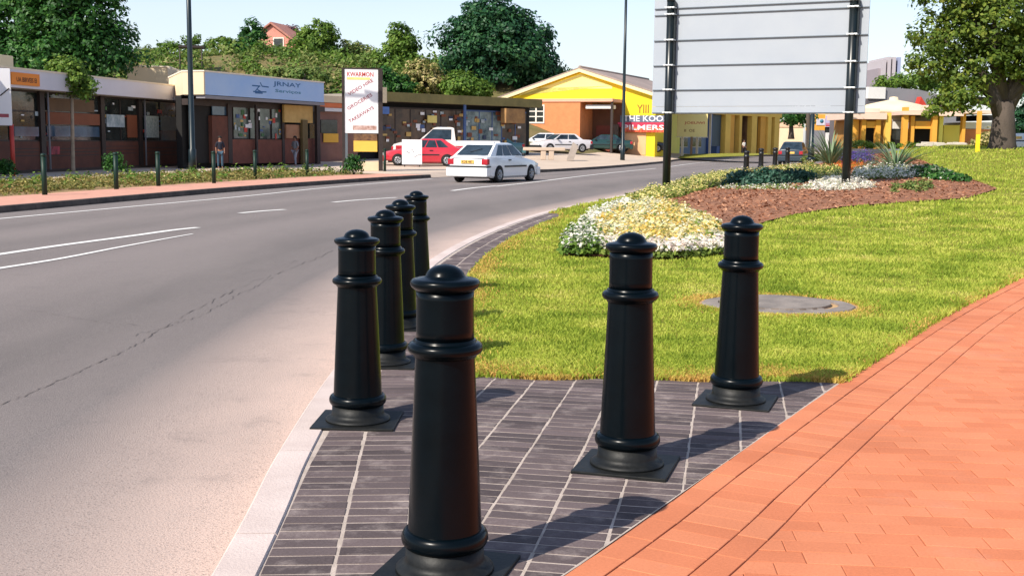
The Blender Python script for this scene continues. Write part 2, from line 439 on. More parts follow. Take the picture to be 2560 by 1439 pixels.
kerb(K_NEAR, 1, .18, kerb_n, .98, 'near_kerb', .004)
drive = lambda p: 47.5 < p.y < 56
kerb(K_FAR, -1, .15, kerb_d, .98, 'far_kerb', .004, skip=drive)

# ---- island: mortar beds, slate bricks, clay pavers
KI = offset(K_NEAR, .18)
def seg(curve, y0, y1): return [p for p in curve if y0 <= p.y <= y1]
RED = [(-2.05, .0), (.24, 3.8), (.9, 4.97), (2.0, 6.9), (3.6, 9.6), (5.5, 12.5), (7.9, 15.9), (11.0, 19.8)]
mortar = mat('mortar', s(196, 180, 168), .95, .25, 8, .003, 150, c2=s(160, 146, 134))
joint = mat('joint_sand', s(146, 88, 66), .95, .2, 8)
lawn_front = [(-.42, 7.02), (.1, 6.93), (1.0, 6.88), (2.0, 6.86)]
sl_edge = offset(K_NEAR, .62)
poly = seg(KI, -3, 23.5)+[Vector(p) for p in [(1.25, 23.5)]]+[p for p in reversed(seg(sl_edge, 7.1, 23.2))]+[Vector((.0, 6.95)), Vector((2.02, 6.93))]+[Vector(p) for p in reversed(RED[:3])]+[Vector((-.1, -3))]
sheet('paving_bed', [(p.x, p.y) for p in poly], -.0017, mortar); struct(bpy.data.objects['paving_bed'])
redpoly = RED+[(16, 19.8), (16, -4), (-.3, -4)]
sheet('brick_bed', redpoly, -.0055, joint); struct(bpy.data.objects['brick_bed'])

def clip(poly, a, nrm):     # keep side where (p-a).n >= 0
    out = []
    for i in range(len(poly)):
        p = poly[i]; q = poly[(i+1) % len(poly)]; dp = (p-a).dot(nrm); dq = (q-a).dot(nrm)
        if dp >= 0: out.append(p)
        if (dp >= 0) != (dq >= 0): out.append(p.lerp(q, dp/(dp-dq)))
    return out
def area(p): return abs(sum(p[i].x*p[i-1].y-p[i-1].x*p[i].y for i in range(len(p)))/2)
def halfplanes(pts):        # list of (a,n): keep left of a->b
    return [(Vector(a), Vector((-(Vector(b)-Vector(a)).y, (Vector(b)-Vector(a)).x)).normalized()) for a, b in pts]
def brick_mesh(b, quad, planes, z, tilt, bev=.004, depth=.03):
    p = quad
    for a, n in planes:
        p = clip(p, a, n)
        if len(p) < 3: return
    if area(p) < 4e-4: return
    c = sum(p, Vector((0, 0)))/len(p); tx, ty = tilt
    inner = []
    for q in p:
        d = c-q; inner.append(q+d.normalized()*min(bev*1.4, d.length*.4))
    hz = lambda q, dz: (q.x, q.y, z+dz+tx*(q.x-c.x)+ty*(q.y-c.y))
    n = len(p)
    vs = [hz(q, 0) for q in inner]+[hz(q, -bev*.7) for q in p]+[(q.x, q.y, z-depth) for q in p]
    if sum((p[i-1].x*p[i].y-p[i].x*p[i-1].y) for i in range(n)) < 0: order = -1
    else: order = 1
    fs = [list(range(n))[::order]]
    for i in range(n):
        j = (i+1) % n
        fs += [(n+i, n+j, j, i)[::order], (2*n+i, 2*n+j, n+j, n+i)[::order]]
    b.add(vs, fs)
def field(b, origin, ang, bw, bh, gap, x0, x1, y0, y1, planes, off=0.0, jit=.0015, tiltj=.006, inside=None, hz=0.0):
    ux = Vector((math.cos(ang), math.sin(ang))); uy = Vector((-ux.y, ux.x)); O = Vector(origin)
    j = math.floor(y0/(bh+gap))
    while j*(bh+gap) < y1:
        i = math.floor(x0/(bw+gap))-1
        sh = off*(j % 2)*(bw+gap)
        while i*(bw+gap)+sh < x1:
            jx, jy = random.uniform(-jit, jit), random.uniform(-jit, jit)
            u0 = i*(bw+gap)+sh+jx; w0 = j*(bh+gap)+jy
            q = [O+ux*(u0)+uy*w0, O+ux*(u0+bw)+uy*w0, O+ux*(u0+bw)+uy*(w0+bh), O+ux*u0+uy*(w0+bh)]
            c = (q[0]+q[2])/2
            if inside is None or inside(c): brick_mesh(b, q, planes, hz+random.uniform(-.0012, .0012), (random.gauss(0, tiltj), random.gauss(0, tiltj)))
            i += 1
        j += 1
def brick_mat(name, c, c2, rough, isl, stain, spec=.4, stc=(0.1, .1, .1, 1), stthr=(.55, .72), stsc=3.5, bump=.0012):
    m = bpy.data.materials.new(name); m.use_nodes = True; nt = m.node_tree; N = nt.nodes; L = nt.links; b = N['Principled BSDF']
    b.inputs['Specular IOR Level'].default_value = spec
    geo = N.new('ShaderNodeNewGeometry'); mx = N.new('ShaderNodeMix'); mx.data_type = 'RGBA'; mx.inputs[6].default_value = c; mx.inputs[7].default_value = c2
    L.new(geo.outputs['Random Per Island'], mx.inputs[0])
    def noise(sc, det, st=None):
        n = N.new('ShaderNodeTexNoise'); n.inputs['Scale'].default_value = sc; n.inputs['Detail'].default_value = det; n.inputs['Roughness'].default_value = .7
        mp = N.new('ShaderNodeMapping'); L.new(geo.outputs['Position'], mp.inputs[0]); L.new(mp.outputs[0], n.inputs['Vector'])
        if st: mp.inputs['Scale'].default_value = st
        return n
    n1 = noise(stsc, 7); mr = N.new('ShaderNodeMapRange'); mr.inputs[1].default_value = stthr[0]; mr.inputs[2].default_value = stthr[1]; mr.inputs[4].default_value = stain; L.new(n1.outputs['Fac'], mr.inputs[0])
    m2 = N.new('ShaderNodeMix'); m2.data_type = 'RGBA'; L.new(mr.outputs[0], m2.inputs[0]); L.new(mx.outputs[2], m2.inputs[6]); m2.inputs[7].default_value = stc
    n2 = noise(90, 4); mr2 = N.new('ShaderNodeMapRange'); mr2.inputs[1].default_value = .3; mr2.inputs[2].default_value = .75; mr2.inputs[3].default_value = 1-isl; mr2.inputs[4].default_value = 1+isl; L.new(n2.outputs['Fac'], mr2.inputs[0])
    n4 = noise(.9, 3); mr4 = N.new('ShaderNodeMapRange'); mr4.inputs[1].default_value = .3; mr4.inputs[2].default_value = .7; mr4.inputs[3].default_value = .82; mr4.inputs[4].default_value = 1.1; L.new(n4.outputs['Fac'], mr4.inputs[0])
    mm = N.new('ShaderNodeMath'); mm.operation = 'MULTIPLY'; L.new(mr2.outputs[0], mm.inputs[0]); L.new(mr4.outputs[0], mm.inputs[1])
    hs = N.new('ShaderNodeHueSaturation'); L.new(mm.outputs[0], hs.inputs['Value']); L.new(m2.outputs[2], hs.inputs['Color']); L.new(hs.outputs[0], b.inputs['Base Color'])
    r = N.new('ShaderNodeMapRange'); r.inputs[3].default_value = rough-.12; r.inputs[4].default_value = rough+.15; L.new(n1.outputs['Fac'], r.inputs[0]); L.new(r.outputs[0], b.inputs['Roughness'])
    n3 = noise(60, 6); bp = N.new('ShaderNodeBump'); bp.inputs['Distance'].default_value = bump; L.new(n3.outputs['Fac'], bp.inputs['Height']); L.new(bp.outputs[0], b.inputs['Normal'])
    MATS[name] = m; return m
slate_m = brick_mat('slate_brick', s(80, 70, 70), s(112, 98, 97), .74, .22, .5, .2, s(170, 156, 150), (.51, .70), 5.5)
clay_m = brick_mat('clay_paver', s(202, 120, 84), s(213, 133, 96), .85, .12, .55, .2, s(196, 140, 118), (.55, .8), 1.6, .0008)
RV = [Vector(p) for p in RED]
def right_of(curve, p):    # curve as x(y)
    return p.x > xat(curve, p.y)
redx = lambda y: xat(RV, y)
# slate: two stacks along the kerb, then the stacks that fan to the right
def slate():
    b = MB()
    kl = K_NEAR
    # left stacks: between kerb and joint line J
    J0, J1 = Vector((-.30, 3.2)), Vector((-.56, 7.0)); dj = (J1-J0).normalized(); ang = math.atan2(dj.y, dj.x)-math.pi/2
    kerb_planes = []
    kc = offset(K_NEAR, .197); a = Vector((xat(kc, 2.4), 2.4)); mid = Vector((xat(kc, 5), 5)); c = Vector((xat(kc, 8.5), 8.5))
    pl = [(mid, Vector((1, (mid.x-a.x)/-(mid.y-a.y))).normalized()), (mid, Vector((1, (c.x-mid.x)/-(c.y-mid.y))).normalized())]
    nj = Vector((-dj.y, dj.x)); pl_left = pl+[(J0, nj)]
    planes_front = [(Vector((0, 2.2)), Vector((0, 1)))]
    end = [(Vector((0, 7.05)), Vector((0, -1)))]
    rows(b, J0, ang, .229, .076, .014, .010, -1.6, .0, -1.2, 12.5, pl_left+planes_front, lambda c: c.x > xat(kc, c.y)-.15 and c.y < 15)
    # right stacks
    ang2 = ang-R(14.5)
    nr = Vector((dj.y, -dj.x))
    rp = []
    for p, q in zip(RED[1:3], RED[2:4]):
        d = (Vector(q)-Vector(p)).normalized(); rp.append((Vector(p)+Vector((-d.y, d.x))*.004, Vector((-d.y, d.x))))
    rows(b, J0+Vector((.01, 0)), ang2, .231, .076, .011, .010, -.6, 3.8, -1.2, 4.4, [(J0+nr*.012, nr)]+rp+planes_front+[(Vector((0, 6.93)), Vector((.0, -1)))], None)
    # narrow strip beside the lawn, further on
    return b
def rows(b, O, ang, bw, bh, gx, gy, x0, x1, y0, y1, planes, inside):
    ux = Vector((math.cos(ang), math.sin(ang))); uy = Vector((-ux.y, ux.x)); O = Vector(O)
    j = math.floor(y0/(bh+gy))
    while j*(bh+gy) < y1:
        i = math.floor(x0/(bw+gx))
        while i*(bw+gx) < x1:
            u0 = i*(bw+gx)+random.uniform(-.0025, .0025); w0 = j*(bh+gy)+random.uniform(-.0012, .0012)
            q = [O+ux*u0+uy*w0, O+ux*(u0+bw)+uy*w0, O+ux*(u0+bw)+uy*(w0+bh), O+ux*u0+uy*(w0+bh)]
            c = (q[0]+q[2])/2
            if inside is None or inside(c): brick_mesh(b, q, planes, random.uniform(-.0004, .0008), (random.gauss(0, .003), random.gauss(0, .008)), .0022)
            i += 1
        j += 1
sb_ = slate()
def along(b, curve, d0, wid, ln, gap, y0, y1):
    c0 = offset(curve, d0); c1 = offset(curve, d0+wid); L0 = [0]
    for i in range(len(c0)-1): L0.append(L0[-1]+(c0[i+1]-c0[i]).length)
    def P(c, t):
        k = 0
        while k < len(c)-2 and L0[k+1] <= t: k += 1
        return c[k].lerp(c[k+1], (t-L0[k])/(L0[k+1]-L0[k]))
    t = 0
    while t+ln < L0[-1]:
        a = P(c0, t)
        if a.y > y1: break
        if a.y > y0: brick_mesh(b, [a, P(c0, t+ln), P(c1, t+ln), P(c1, t)], [], random.uniform(-.0015, .001), (random.gauss(0, .006), random.gauss(0, .012)), .003)
        t += ln+gap
along(sb_, K_NEAR, .22, .20, .078, .009, 7.2, 23.4); along(sb_, K_NEAR, .43, .19, .078, .009, 7.1, 23.4)
struct(sb_.build('slate_paving', slate_m, None, False))
def clay():
    b = MB()
    # edge courses follow the curve: stretcher, soldier, stretcher
    RC = spline(RED, 10)
    def course(d0, wid, ln, gap):
        c0 = offset(RC, d0); c1 = offset(RC, d0+wid)
        L0 = [0]
        for i in range(len(c0)-1): L0.append(L0[-1]+(c0[i+1]-c0[i]).length)
        def P(c, t):
            import bisect
            k = min(max(bisect.bisect_right(L0, t)-1, 0), len(c)-2); return c[k].lerp(c[k+1], (t-L0[k])/(L0[k+1]-L0[k]))
        t = 2.2; wob = 0
        while t+ln < L0[-1]:
            l2 = ln+random.uniform(-.002, .002)
            q = [P(c0, t), P(c0, t+l2), P(c1, t+l2), P(c1, t)]
            brick_mesh(b, q, [], random.uniform(-.001, .001), (random.gauss(0, .004), random.gauss(0, .004)), .0025)
            t += l2+gap
    course(.003, .112, .232, .003); course(.121, .228, .112, .0028); course(.355, .112, .232, .003)
    d0 = .472; RC2 = offset(RC, d0)
    # field, running bond, rows a little off level
    for (ya, yb) in ((2.0, 19.5),):
        ang = R(-5.0)
        inside = lambda c: c.y > 2.2 and c.x < 13 and c.x > xat(RC2, c.y)-.02 and c.x < 1.2+c.y*.75
        # planes per brick chosen by local edge tangent
        ux = Vector((math.cos(ang), math.sin(ang))); uy = Vector((-ux.y, ux.x)); bw, bh, gx, gy = .226, .112, .003, .003
        j = int(1.8/(bh+gy))
        while j*(bh+gy) < 21:
            i = -16; sh = (j % 2)*.5*(bw+gx)+(.06 if j % 5 == 0 else 0)
            while i*(bw+gx) < 14:
                u0 = i*(bw+gx)+sh; w0 = j*(bh+gy); l = bw
                q = [ux*u0+uy*w0, ux*(u0+l)+uy*w0, ux*(u0+l)+uy*(w0+bh), ux*u0+uy*(w0+bh)]; c = (q[0]+q[2])/2
                if 2.2 < c.y < 19.4 and xat(RC2, max(c.y-.1, -1))-.3 < c.x < 1.6+c.y*.72:
                    k = min(range(1, len(RC2)-1), key=lambda n: (RC2[n]-c).length); t = (RC2[k+1]-RC2[k-1]).normalized()
                    brick_mesh(b, q, [(RC2[k], Vector((t.y, -t.x)))], random.uniform(-.001, .001), (random.gauss(0, .004), random.gauss(0, .004)), .0022)
                i += 1
            j += 1
    return b
struct(clay().build('clay_brick_paving', clay_m, None, False))

# ---- lawn
def lawn_mat():
    m = bpy.data.materials.new('lawn'); m.use_nodes = True; nt = m.node_tree; N = nt.nodes; L = nt.links; b = N['Principled BSDF']
    b.inputs['Roughness'].default_value = .9; b.inputs['Specular IOR Level'].default_value = .1
    geo = N.new('ShaderNodeNewGeometry')
    def noise(sc, det=5):
        n = N.new('ShaderNodeTexNoise'); n.inputs['Scale'].default_value = sc; n.inputs['Detail'].default_value = det; n.inputs['Roughness'].default_value = .65; L.new(geo.outputs['Position'], n.inputs['Vector']); return n.outputs['Fac']
    def mix(f, lo, hi, a, c):
        mr = N.new('ShaderNodeMapRange'); mr.inputs[1].default_value = lo; mr.inputs[2].default_value = hi; L.new(f, mr.inputs[0])
        n = N.new('ShaderNodeMix'); n.data_type = 'RGBA'; L.new(mr.outputs[0], n.inputs[0])
        for i, v in ((6, a), (7, c)):
            if isinstance(v, tuple): n.inputs[i].default_value = v
            else: L.new(v, n.inputs[i])
        return n.outputs[2]
    c = mix(noise(.7), .35, .65, s(108, 114, 40), s(138, 136, 54)); c = mix(noise(30, 3), .45, .7, c, s(172, 160, 74)); c = mix(noise(2.3), .58, .72, c, s(176, 166, 92)); c = mix(noise(9, 4), .55, .75, c, s(88, 100, 30))
    L.new(c, b.inputs['Base Color']); bp = N.new('ShaderNodeBump'); bp.inputs['Distance'].default_value = .03; L.new(noise(45, 4), bp.inputs['Height']); L.new(bp.outputs[0], b.inputs['Normal'])
    return m
lawn_m = lawn_mat()
le = offset(K_NEAR, .64); le2 = offset(K_NEAR, .2)
lawn_left = seg(le, 7.1, 22.0)+seg(le2, 23.5, 158)
lawn_poly = [(p.x, p.y) for p in lawn_left]+[(120, 158), (120, 19.8), (11.0, 19.8)]+[p for p in reversed(RED[3:-1])]+[(2.02, 6.9), (.0, 6.93)]
struct(sheet('lawn', lawn_poly, lambda x, y: H(x, y)+.002, lawn_m, 1.1))
# left of the road: footpath, verge, forecourt
pink_pave = mat('footpath_brick', s(206, 150, 128), .85, .12, 5, .002, 30)
soil_v = mat('verge_soil', s(150, 122, 84), .95, .25, 2.0, .02, 14)
conc_b = mat('forecourt_concrete', s(198, 178, 158), .9, .1, .6, .003, 20)
fo = K_FAR
def strip_sheet(name, d0, d1, y0, y1, m, zo, cuts=9):
    b = MB(); rows_ = [offset(fo, -(d0+(d1-d0)*k/cuts)) for k in range(cuts+1)]
    idx = [i for i, p in enumerate(fo) if y0 <= p.y <= y1]
    for k in range(cuts):
        a = [rows_[k][i] for i in idx]; c = [rows_[k+1][i] for i in idx]
        ribbon(b, c, a, lambda x, y: hL(x, y)+zo)
    return struct(b.build(name, m))
strip_sheet('footpath', .14, 2.3, -6, 47.6, pink_pave, 0.0, 2)
strip_sheet('verge', 2.3, 8.6, -6, 47.6, soil_v, -.002, 3)
strip_sheet('path', 8.6, 22, -6, 47.6, conc_b, 0.0, 3)
apr = mat('driveway_apron', s(176, 158, 142), .9, .1, 1.0, .003, 30)
b = MB(); idx = [i for i, p in enumerate(fo) if 47 <= p.y <= 57]; o1 = [fo[i] for i in idx]; o2 = [offset(fo, -1.6)[i] for i in idx]; ribbon(b, o2, o1, .001, -.12)
struct(b.build('driveway', apr))
fore = [(p.x, p.y) for p in [offset(fo, -1.6)[i] for i in range(len(fo)) if 47 <= fo[i].y <= 57]]+[(p.x, p.y) for p in seg(offset(fo, -.14), 58, 166)]+[(30, 168), (-60, 168), (-60, 40), (-21, 47)]
struct(sheet('forecourt', fore, lambda x, y: hL(x, y)-.004, conc_b, 2.5))

# ================================================================ GRASS BLADES
def blades(name, n, sampler, hgt, wid, m, keep=None):
    P = sampler(n); n = len(P)
    if n == 0: return
    a = rng.uniform(0, 2*np.pi, n); h = hgt(P)*rng.uniform(.55, 1.25, n); wd = wid(P)*rng.uniform(.7, 1.3, n); lean = rng.uniform(.1, .9, n)*h; la = rng.uniform(0, 2*np.pi, n)
    dx = np.cos(a)*wd/2; dy = np.sin(a)*wd/2; z = P[:, 2]
    V = np.empty((n, 4, 3), np.float32)
    V[:, 0] = np.stack([P[:, 0]-dx, P[:, 1]-dy, z-.004], 1); V[:, 1] = np.stack([P[:, 0]+dx, P[:, 1]+dy, z-.004], 1)
    V[:, 2] = np.stack([P[:, 0]+dx*.8+np.cos(la)*lean*.35, P[:, 1]+dy*.8+np.sin(la)*lean*.35, z+h*.6], 1)
    V[:, 3] = np.stack([P[:, 0]+np.cos(la)*lean, P[:, 1]+np.sin(la)*lean, z+h], 1)
    F = np.arange(n*4).reshape(n, 4)
    return np_mesh(name, V.reshape(-1, 3), F, m)
ys = np.linspace(0, 170, 400); leX = np.array([xat(le, y) if y < 23 else xat(le2, y) for y in ys]); reX = np.array([xat(RV, y) if y < 19.8 else 999 for y in ys])
gx = np.arange(-3, 90, .75); gy = np.arange(6, 160, .75)
HG = np.array([[hR(x, y) for x in gx] for y in gy])
def hgrid(x, y):
    i = np.clip((y-6)/.75, 0, len(gy)-1.001); j = np.clip((x+3)/.75, 0, len(gx)-1.001); i0 = i.astype(int); j0 = j.astype(int); fi = i-i0; fj = j-j0
    return HG[i0, j0]*(1-fi)*(1-fj)+HG[i0+1, j0]*fi*(1-fj)+HG[i0, j0+1]*(1-fi)*fj+HG[i0+1, j0+1]*fi*fj
MANHOLE = gp(1945, 764)
def sampler(n):
    # uniform over the picture: density falls with distance squared
    Y = 1/rng.uniform(1/62, 1/6.88, int(n)); X = rng.uniform(-.47, .50, len(Y))*Y
    ok = (X > np.interp(Y, ys, leX)-.03*rng.random(len(Y))) & (X < np.interp(Y, ys, reX)+.05*rng.random(len(Y))) & (Y > 6.9-.05*np.sin(X*9)-.06*rng.random(len(Y)))
    d = ((X-MANHOLE.x)/.70)**2+((Y-MANHOLE.y)/.60)**2
    ok &= (d > 1)
    ok &= ~in_poly(X, Y, BED)
    X = X[ok]; Y = Y[ok]; return np.stack([X, Y, hgrid(X, Y)], 1)
def in_poly(X, Y, P):
    c = np.zeros(len(X), bool); n = len(P)
    for i in range(n):
        x1, y1 = P[i]; x2, y2 = P[i-1]
        t = ((y1 > Y) != (y2 > Y)) & (X < (x2-x1)*(Y-y1)/((y2-y1) if y2 != y1 else 1e-9)+x1); c ^= t
    return c
bed_px = [(1405, 642), (1425, 605), (1490, 548), (1580, 505), (1640, 487), (1700, 468), (1780, 446), (1850, 437), (1950, 425), (2030, 415), (2110, 402), (2300, 402), (2400, 440), (2494, 474), (2420, 497), (2250, 509), (2100, 520), (1990, 538), (1920, 555), (1850, 580), (1818, 610), (1812, 640), (1700, 650), (1600, 650), (1500, 645)]
BED = [(q.x, q.y) for q in (hit(*p) for p in bed_px)]
grass_m = ramp_mat('grass_blade', [(0, s(98, 122, 32)), (.3, s(142, 162, 52)), (.6, s(180, 190, 74)), (.85, s(206, 202, 100)), (1, s(220, 204, 130))], .7, .35, 1.3, .62)
dry_m = ramp_mat('dry_grass', [(0, s(170, 150, 60)), (.5, s(206, 178, 92)), (1, s(196, 140, 80))], .8, .2, 3, .4)
gr = blades('grass', 520000, sampler, lambda P: (.024+.0011*P[:, 1])*(1+.45*np.sin(P[:, 0]*1.9+np.sin(P[:, 1]*1.3)*1.5)*np.sin(P[:, 1]*1.1+P[:, 0])), lambda P: .0032+.0008*P[:, 1], grass_m)
tag(gr, 'bright yellow-green mown grass blades covering the lawn', 'grass', kind='stuff')
def edge_sampler(n):
    k = int(n); X = rng.uniform(-.5, 2.15, k); Y = 6.90-.05*np.sin(X*7)+np.abs(rng.normal(0, .16, k))
    X2 = np.interp(ys_ := rng.uniform(7, 19, k), ys, reX)-np.abs(rng.normal(0, .08, k)); X3 = np.interp(y3 := 7+rng.exponential(6, k), ys, leX)+np.abs(rng.normal(0, .14, k))
    X = np.concatenate([X, X2[:k//4], X3[:k//2]]); Y = np.concatenate([Y, ys_[:k//4], y3[:k//2]])
    A = rng.uniform(0, 6.28, k//4); rr = 1+np.abs(rng.normal(0, .18, k//4)); X = np.concatenate([X, MANHOLE.x+.70*rr*np.cos(A)]); Y = np.concatenate([Y, MANHOLE.y+.60*rr*np.sin(A)])
    ok = (X < np.interp(Y, ys, reX)+.02) & (Y > 6.84); X = X[ok]; Y = Y[ok]
    return np.stack([X, Y, hgrid(X, Y)], 1)
dg_ = blades('dry_grass', 22000, edge_sampler, lambda P: .03+0*P[:, 1], lambda P: .005+.0006*P[:, 1], dry_m)
tag(dg_, 'dry straw-coloured grass fringe where the lawn meets the paving', 'dry grass', kind='stuff')
# ================================================================ BOLLARDS
def paint_mat(name, c, rough=.16):
    m = mat(name, c, rough, .2, 12, .0007, 16, coat=.0, spec=.15)
    return m
black = paint_mat('black_gloss_paint', s(3, 10, 15), .26)
black_d = mat('dusty_black_paint', s(14, 17, 19), .5, .35, 14, .001, 60, c2=s(34, 34, 32), spec=.25)
def ring_prof(r, zc, hh, bulge, n=8):
    return [(r+bulge*math.cos(a), zc+hh*math.sin(a)) for a in [(-math.pi/2+math.pi*k/n) for k in range(n+1)]]
def make_bollard(label):
    t = thing('bollard', label, 'bollard', group='black cast bollards on the paved corner')
    b = MB(); T = Matrix.Identity(4)
    b.bbox(-.208, .208, -.20, .20, -.004, .012, .004); b.build('base_plate', black_d, t)
    b = MB(); b.lathe([(.165, .012), (.163, .022), (.15, .03), (.137, .036), (.131, .05), (.130, .092)], 48); b.build('foot_collar', black_d, t)
    b = MB(); b.lathe([(.127, .085)]+[(.122+.002, .13)]+[(.123-.027*k/10, .14+.60*k/10) for k in range(11)]+[(.097, .75), (.096, .77)], 48); b.build('shaft', black, t)
    b = MB(); b.lathe([(.10, .092)]+ring_prof(.124, .120, .028, .021, 12)+[(.10, .149)], 48); b.build('lower_ring', black, t)
    b = MB(); b.lathe([(.08, .712)]+[(.102, .714), (.106, .722)]+ring_prof(.101, .742, .020, .023, 12)[1:]+[(.103, .768), (.095, .772), (.08, .773)], 48); b.build('neck_ring', black, t)
    b = MB(); b.lathe([(.0955, .768), (.0940, .80), (.0935, .90), (.0940, .925)], 48); b.build('neck', black, t)
    b = MB(); b.lathe([(.06, .922), (.096, .925), (.102, .931), (.110, .938), (.1135, .946), (.1125, .955), (.106, .961), (.094, .964), (.072, .968), (.066, .970)]+[(.064*math.cos(a), .968+.040*math.sin(a)) for a in [math.pi/2*k/9 for k in range(1, 9)]]+[(.0015, 1.0085)], 48)
    b.build('domed_cap', black, t)
    return t
# (base px, height px, plate turn)
bl = [(1112, 1427, 'foreground bollard, largest of all, its base plate cut by the bottom edge', -16),
      (1567, 1163, 'bollard between the foreground one and the red paving, shadow on dark bricks', -17),
      (1839, 1003, 'right-hand bollard at the lawn corner, its shadow falling onto the grass', -20),
      (895, 1052, 'front bollard of the kerbside row of four, standing right by the pale kerb', -2),
      (963, 908, 'second bollard of the kerbside row, just behind the front one', -2),
      (1001, 818, 'third bollard of the kerbside row, half hidden by the second', -1),
      (1043, 736, 'farthest bollard of the kerbside row, against the road', 0)]
proto = None
SCZ = [1.022, 1.03, 1.028, .972, .978, .97, .952]
for (px, py, lab, rz), scz in zip(bl, SCZ):
    p = gp(px, py)
    if proto is None: proto = make_bollard(lab); o = proto; o.location = (p.x, p.y, 0); o.rotation_euler = (0, 0, R(rz))
    else: o = copy_tree(proto, (p.x, p.y, 0), R(rz), lab)
    o.scale = (1, 1, scz); o.rotation_euler = (R(random.uniform(-.4, .4)), R(random.uniform(-.6, .3)), R(rz))
# far dark bollards by the flower bed
fb_m = mat('far_bollard_paint', s(22, 24, 26), .4, .2, 6)
first = None
for i, (px, pt, pb) in enumerate([(1865, 373, 431), (1902, 371, 418), (1937, 371, 415), (1968, 378, 412)]):
    p = hit(px, pb); p.z = H(p.x, p.y); h = .96
    lab = ['nearest of the dark posts standing behind the flower bed', 'second dark post behind the flower bed', 'third dark post behind the flower bed, in front of the dark car', 'farthest low dark post behind the flower bed, beside the dark car'][i]
    if first is None:
        t = thing('short_bollard', lab, 'bollard', p, 0, 'dark posts behind the flower bed')
        b = MB(); b.lathe([(.145, -.05), (.14, .1), (.125, .72), (.145, .74), (.145, .78), (.125, .80), (.125, .92), (.15, .94), (.15, .98), (.10, 1.02), (.02, 1.04)], 20); b.build('post', fb_m, t)
        b = MB(); b.lathe([(.19, -.05), (.19, .05), (.15, .075)], 20); b.build('foot', fb_m, t); first = t
    else: copy_tree(first, p, 0, lab)
# slim green posts on the far verge
gp_m = mat('green_post_paint', s(18, 44, 34), .5, .2, 5, coat=.0, spec=.3)
first = None
posts = [(112, 487, 'front'), (291, 473, 'second'), (396, 465, 'third'), (535, 458, 'fourth'), (638, 447, 'fifth'), (768, 440, 'sixth'), (962, 428, 'seventh')]
extra = ['standing in front of the orange-signed shop', 'left of the brown shop panels', 'just left of the tall lamp post', 'in front of the dark shop doorway', 'below the blue fascia', 'left of the tall banner sign', 'just right of the tall banner sign']
for (px, py, od), ex in zip(posts, extra):
    p = gp(px, py); lab = f'{od} slim dark green post along the far verge, {ex}'
    if first is None:
        t = thing('verge_post', lab, 'post', p, 0, 'green posts along the far verge')
        b = MB(); b.lathe([(.062, -.1), (.062, .93)], 16); b.build('post_tube', gp_m, t)
        b = MB(); b.lathe([(.066, .925), (.070, .93), (.070, .965), (.055, .985), (.015, .995)], 16); b.build('cap', gp_m, t); first = t
    else: copy_tree(first, p, 0, lab)
# ================================================================ LAMP POSTS
lamp_m = mat('lamp_post_paint', s(20, 36, 42), .35, .2, 4)
glass_m = mat('lamp_glass', s(215, 220, 225), .15, .05, 4)
def lamp(px, py, r0, r1, hgt, lab, arm_rz, lean=(0, 0), base_h=.9):
    p = hit(px, py); t = thing('street_lamp', lab, 'street lamp', (p.x, p.y, p.z), 0, 'tall street lamps')
    b = MB(); b.tube([(0, 0, -.2), (0, 0, base_h), (0, 0, base_h+.05), (lean[0]*.5, 0, hgt/2), (lean[0], 0, hgt)], [r0*1.35, r0*1.35, r0, (r0+r1)/2, r1], 16); b.build('pole', lamp_m, t)
    b = MB(); b.lathe([(r0*1.9, -.1), (r0*1.9, .03), (r0*1.45, .06)], 16); b.build('base_flange', lamp_m, t)
    c, s_ = math.cos(arm_rz), math.sin(arm_rz)
    b = MB(); b.tube([(lean[0], 0, hgt-.1), (lean[0]+c*.4, s_*.4, hgt+.25), (lean[0]+c*1.5, s_*1.5, hgt+.4)], r1*.7, 8); b.build('arm', lamp_m, t)
    b = MB(); T = Matrix.Translation((lean[0]+c*1.9, s_*1.9, hgt+.42)) @ Matrix.Rotation(arm_rz, 4, 'Z'); b.bbox(-.42, .42, -.15, .15, -.07, .08, .05, T=T); h = b.build('lamp_head', lamp_m, t)
    b = MB(); b.bbox(-.3, .32, -.11, .11, -.12, -.06, .02, T=T); b.build('lens', glass_m, h)
lamp(482, 431, .115, .085, 9.5, 'nearer tall dark lamp post in front of the left shops', R(0), (-.0, 0))
lamp(1556, 404, .12, .085, 12, 'tall lamp post left of the billboard, in front of the parked cars', R(180))
lamp(2027, 396, .16, .13, 7.5, 'dark lamp post seen below the billboard, right of the dark car', R(180))

# ================================================================ BILLBOARD (seen from behind)
alu = mat('billboard_sheet', s(164, 171, 180), .6, .03, .9, c2=s(171, 177, 184), spec=.3)
rail_m = mat('galvanised_rail', s(96, 104, 112), .5, .1, 8, metal=.2)
clamp_m = mat('bright_clamp', s(205, 208, 208), .35, .1, 8, metal=.4)
post_m = mat('billboard_post_paint', s(14, 24, 26), .32, .2, 4)
YL, YR = 31.6, 29.4
pl_ = at(1665, 484, YL); pr_ = at(2114, 470, YR)
ft = Frame((pl_.x, pl_.y), (pr_.x, pr_.y))
t = thing('billboard', 'large blank white billboard seen from behind on two dark posts in the flower bed', 'billboard', ft.o, ft.rz)
xl = ft.x(1633, -.0+.12, 150); xr = ft.x(2168, .12, 150); ztop = 6.1
zb = (ft.z(1640, 289, .12)+ft.z(2160, 281, .12))/2
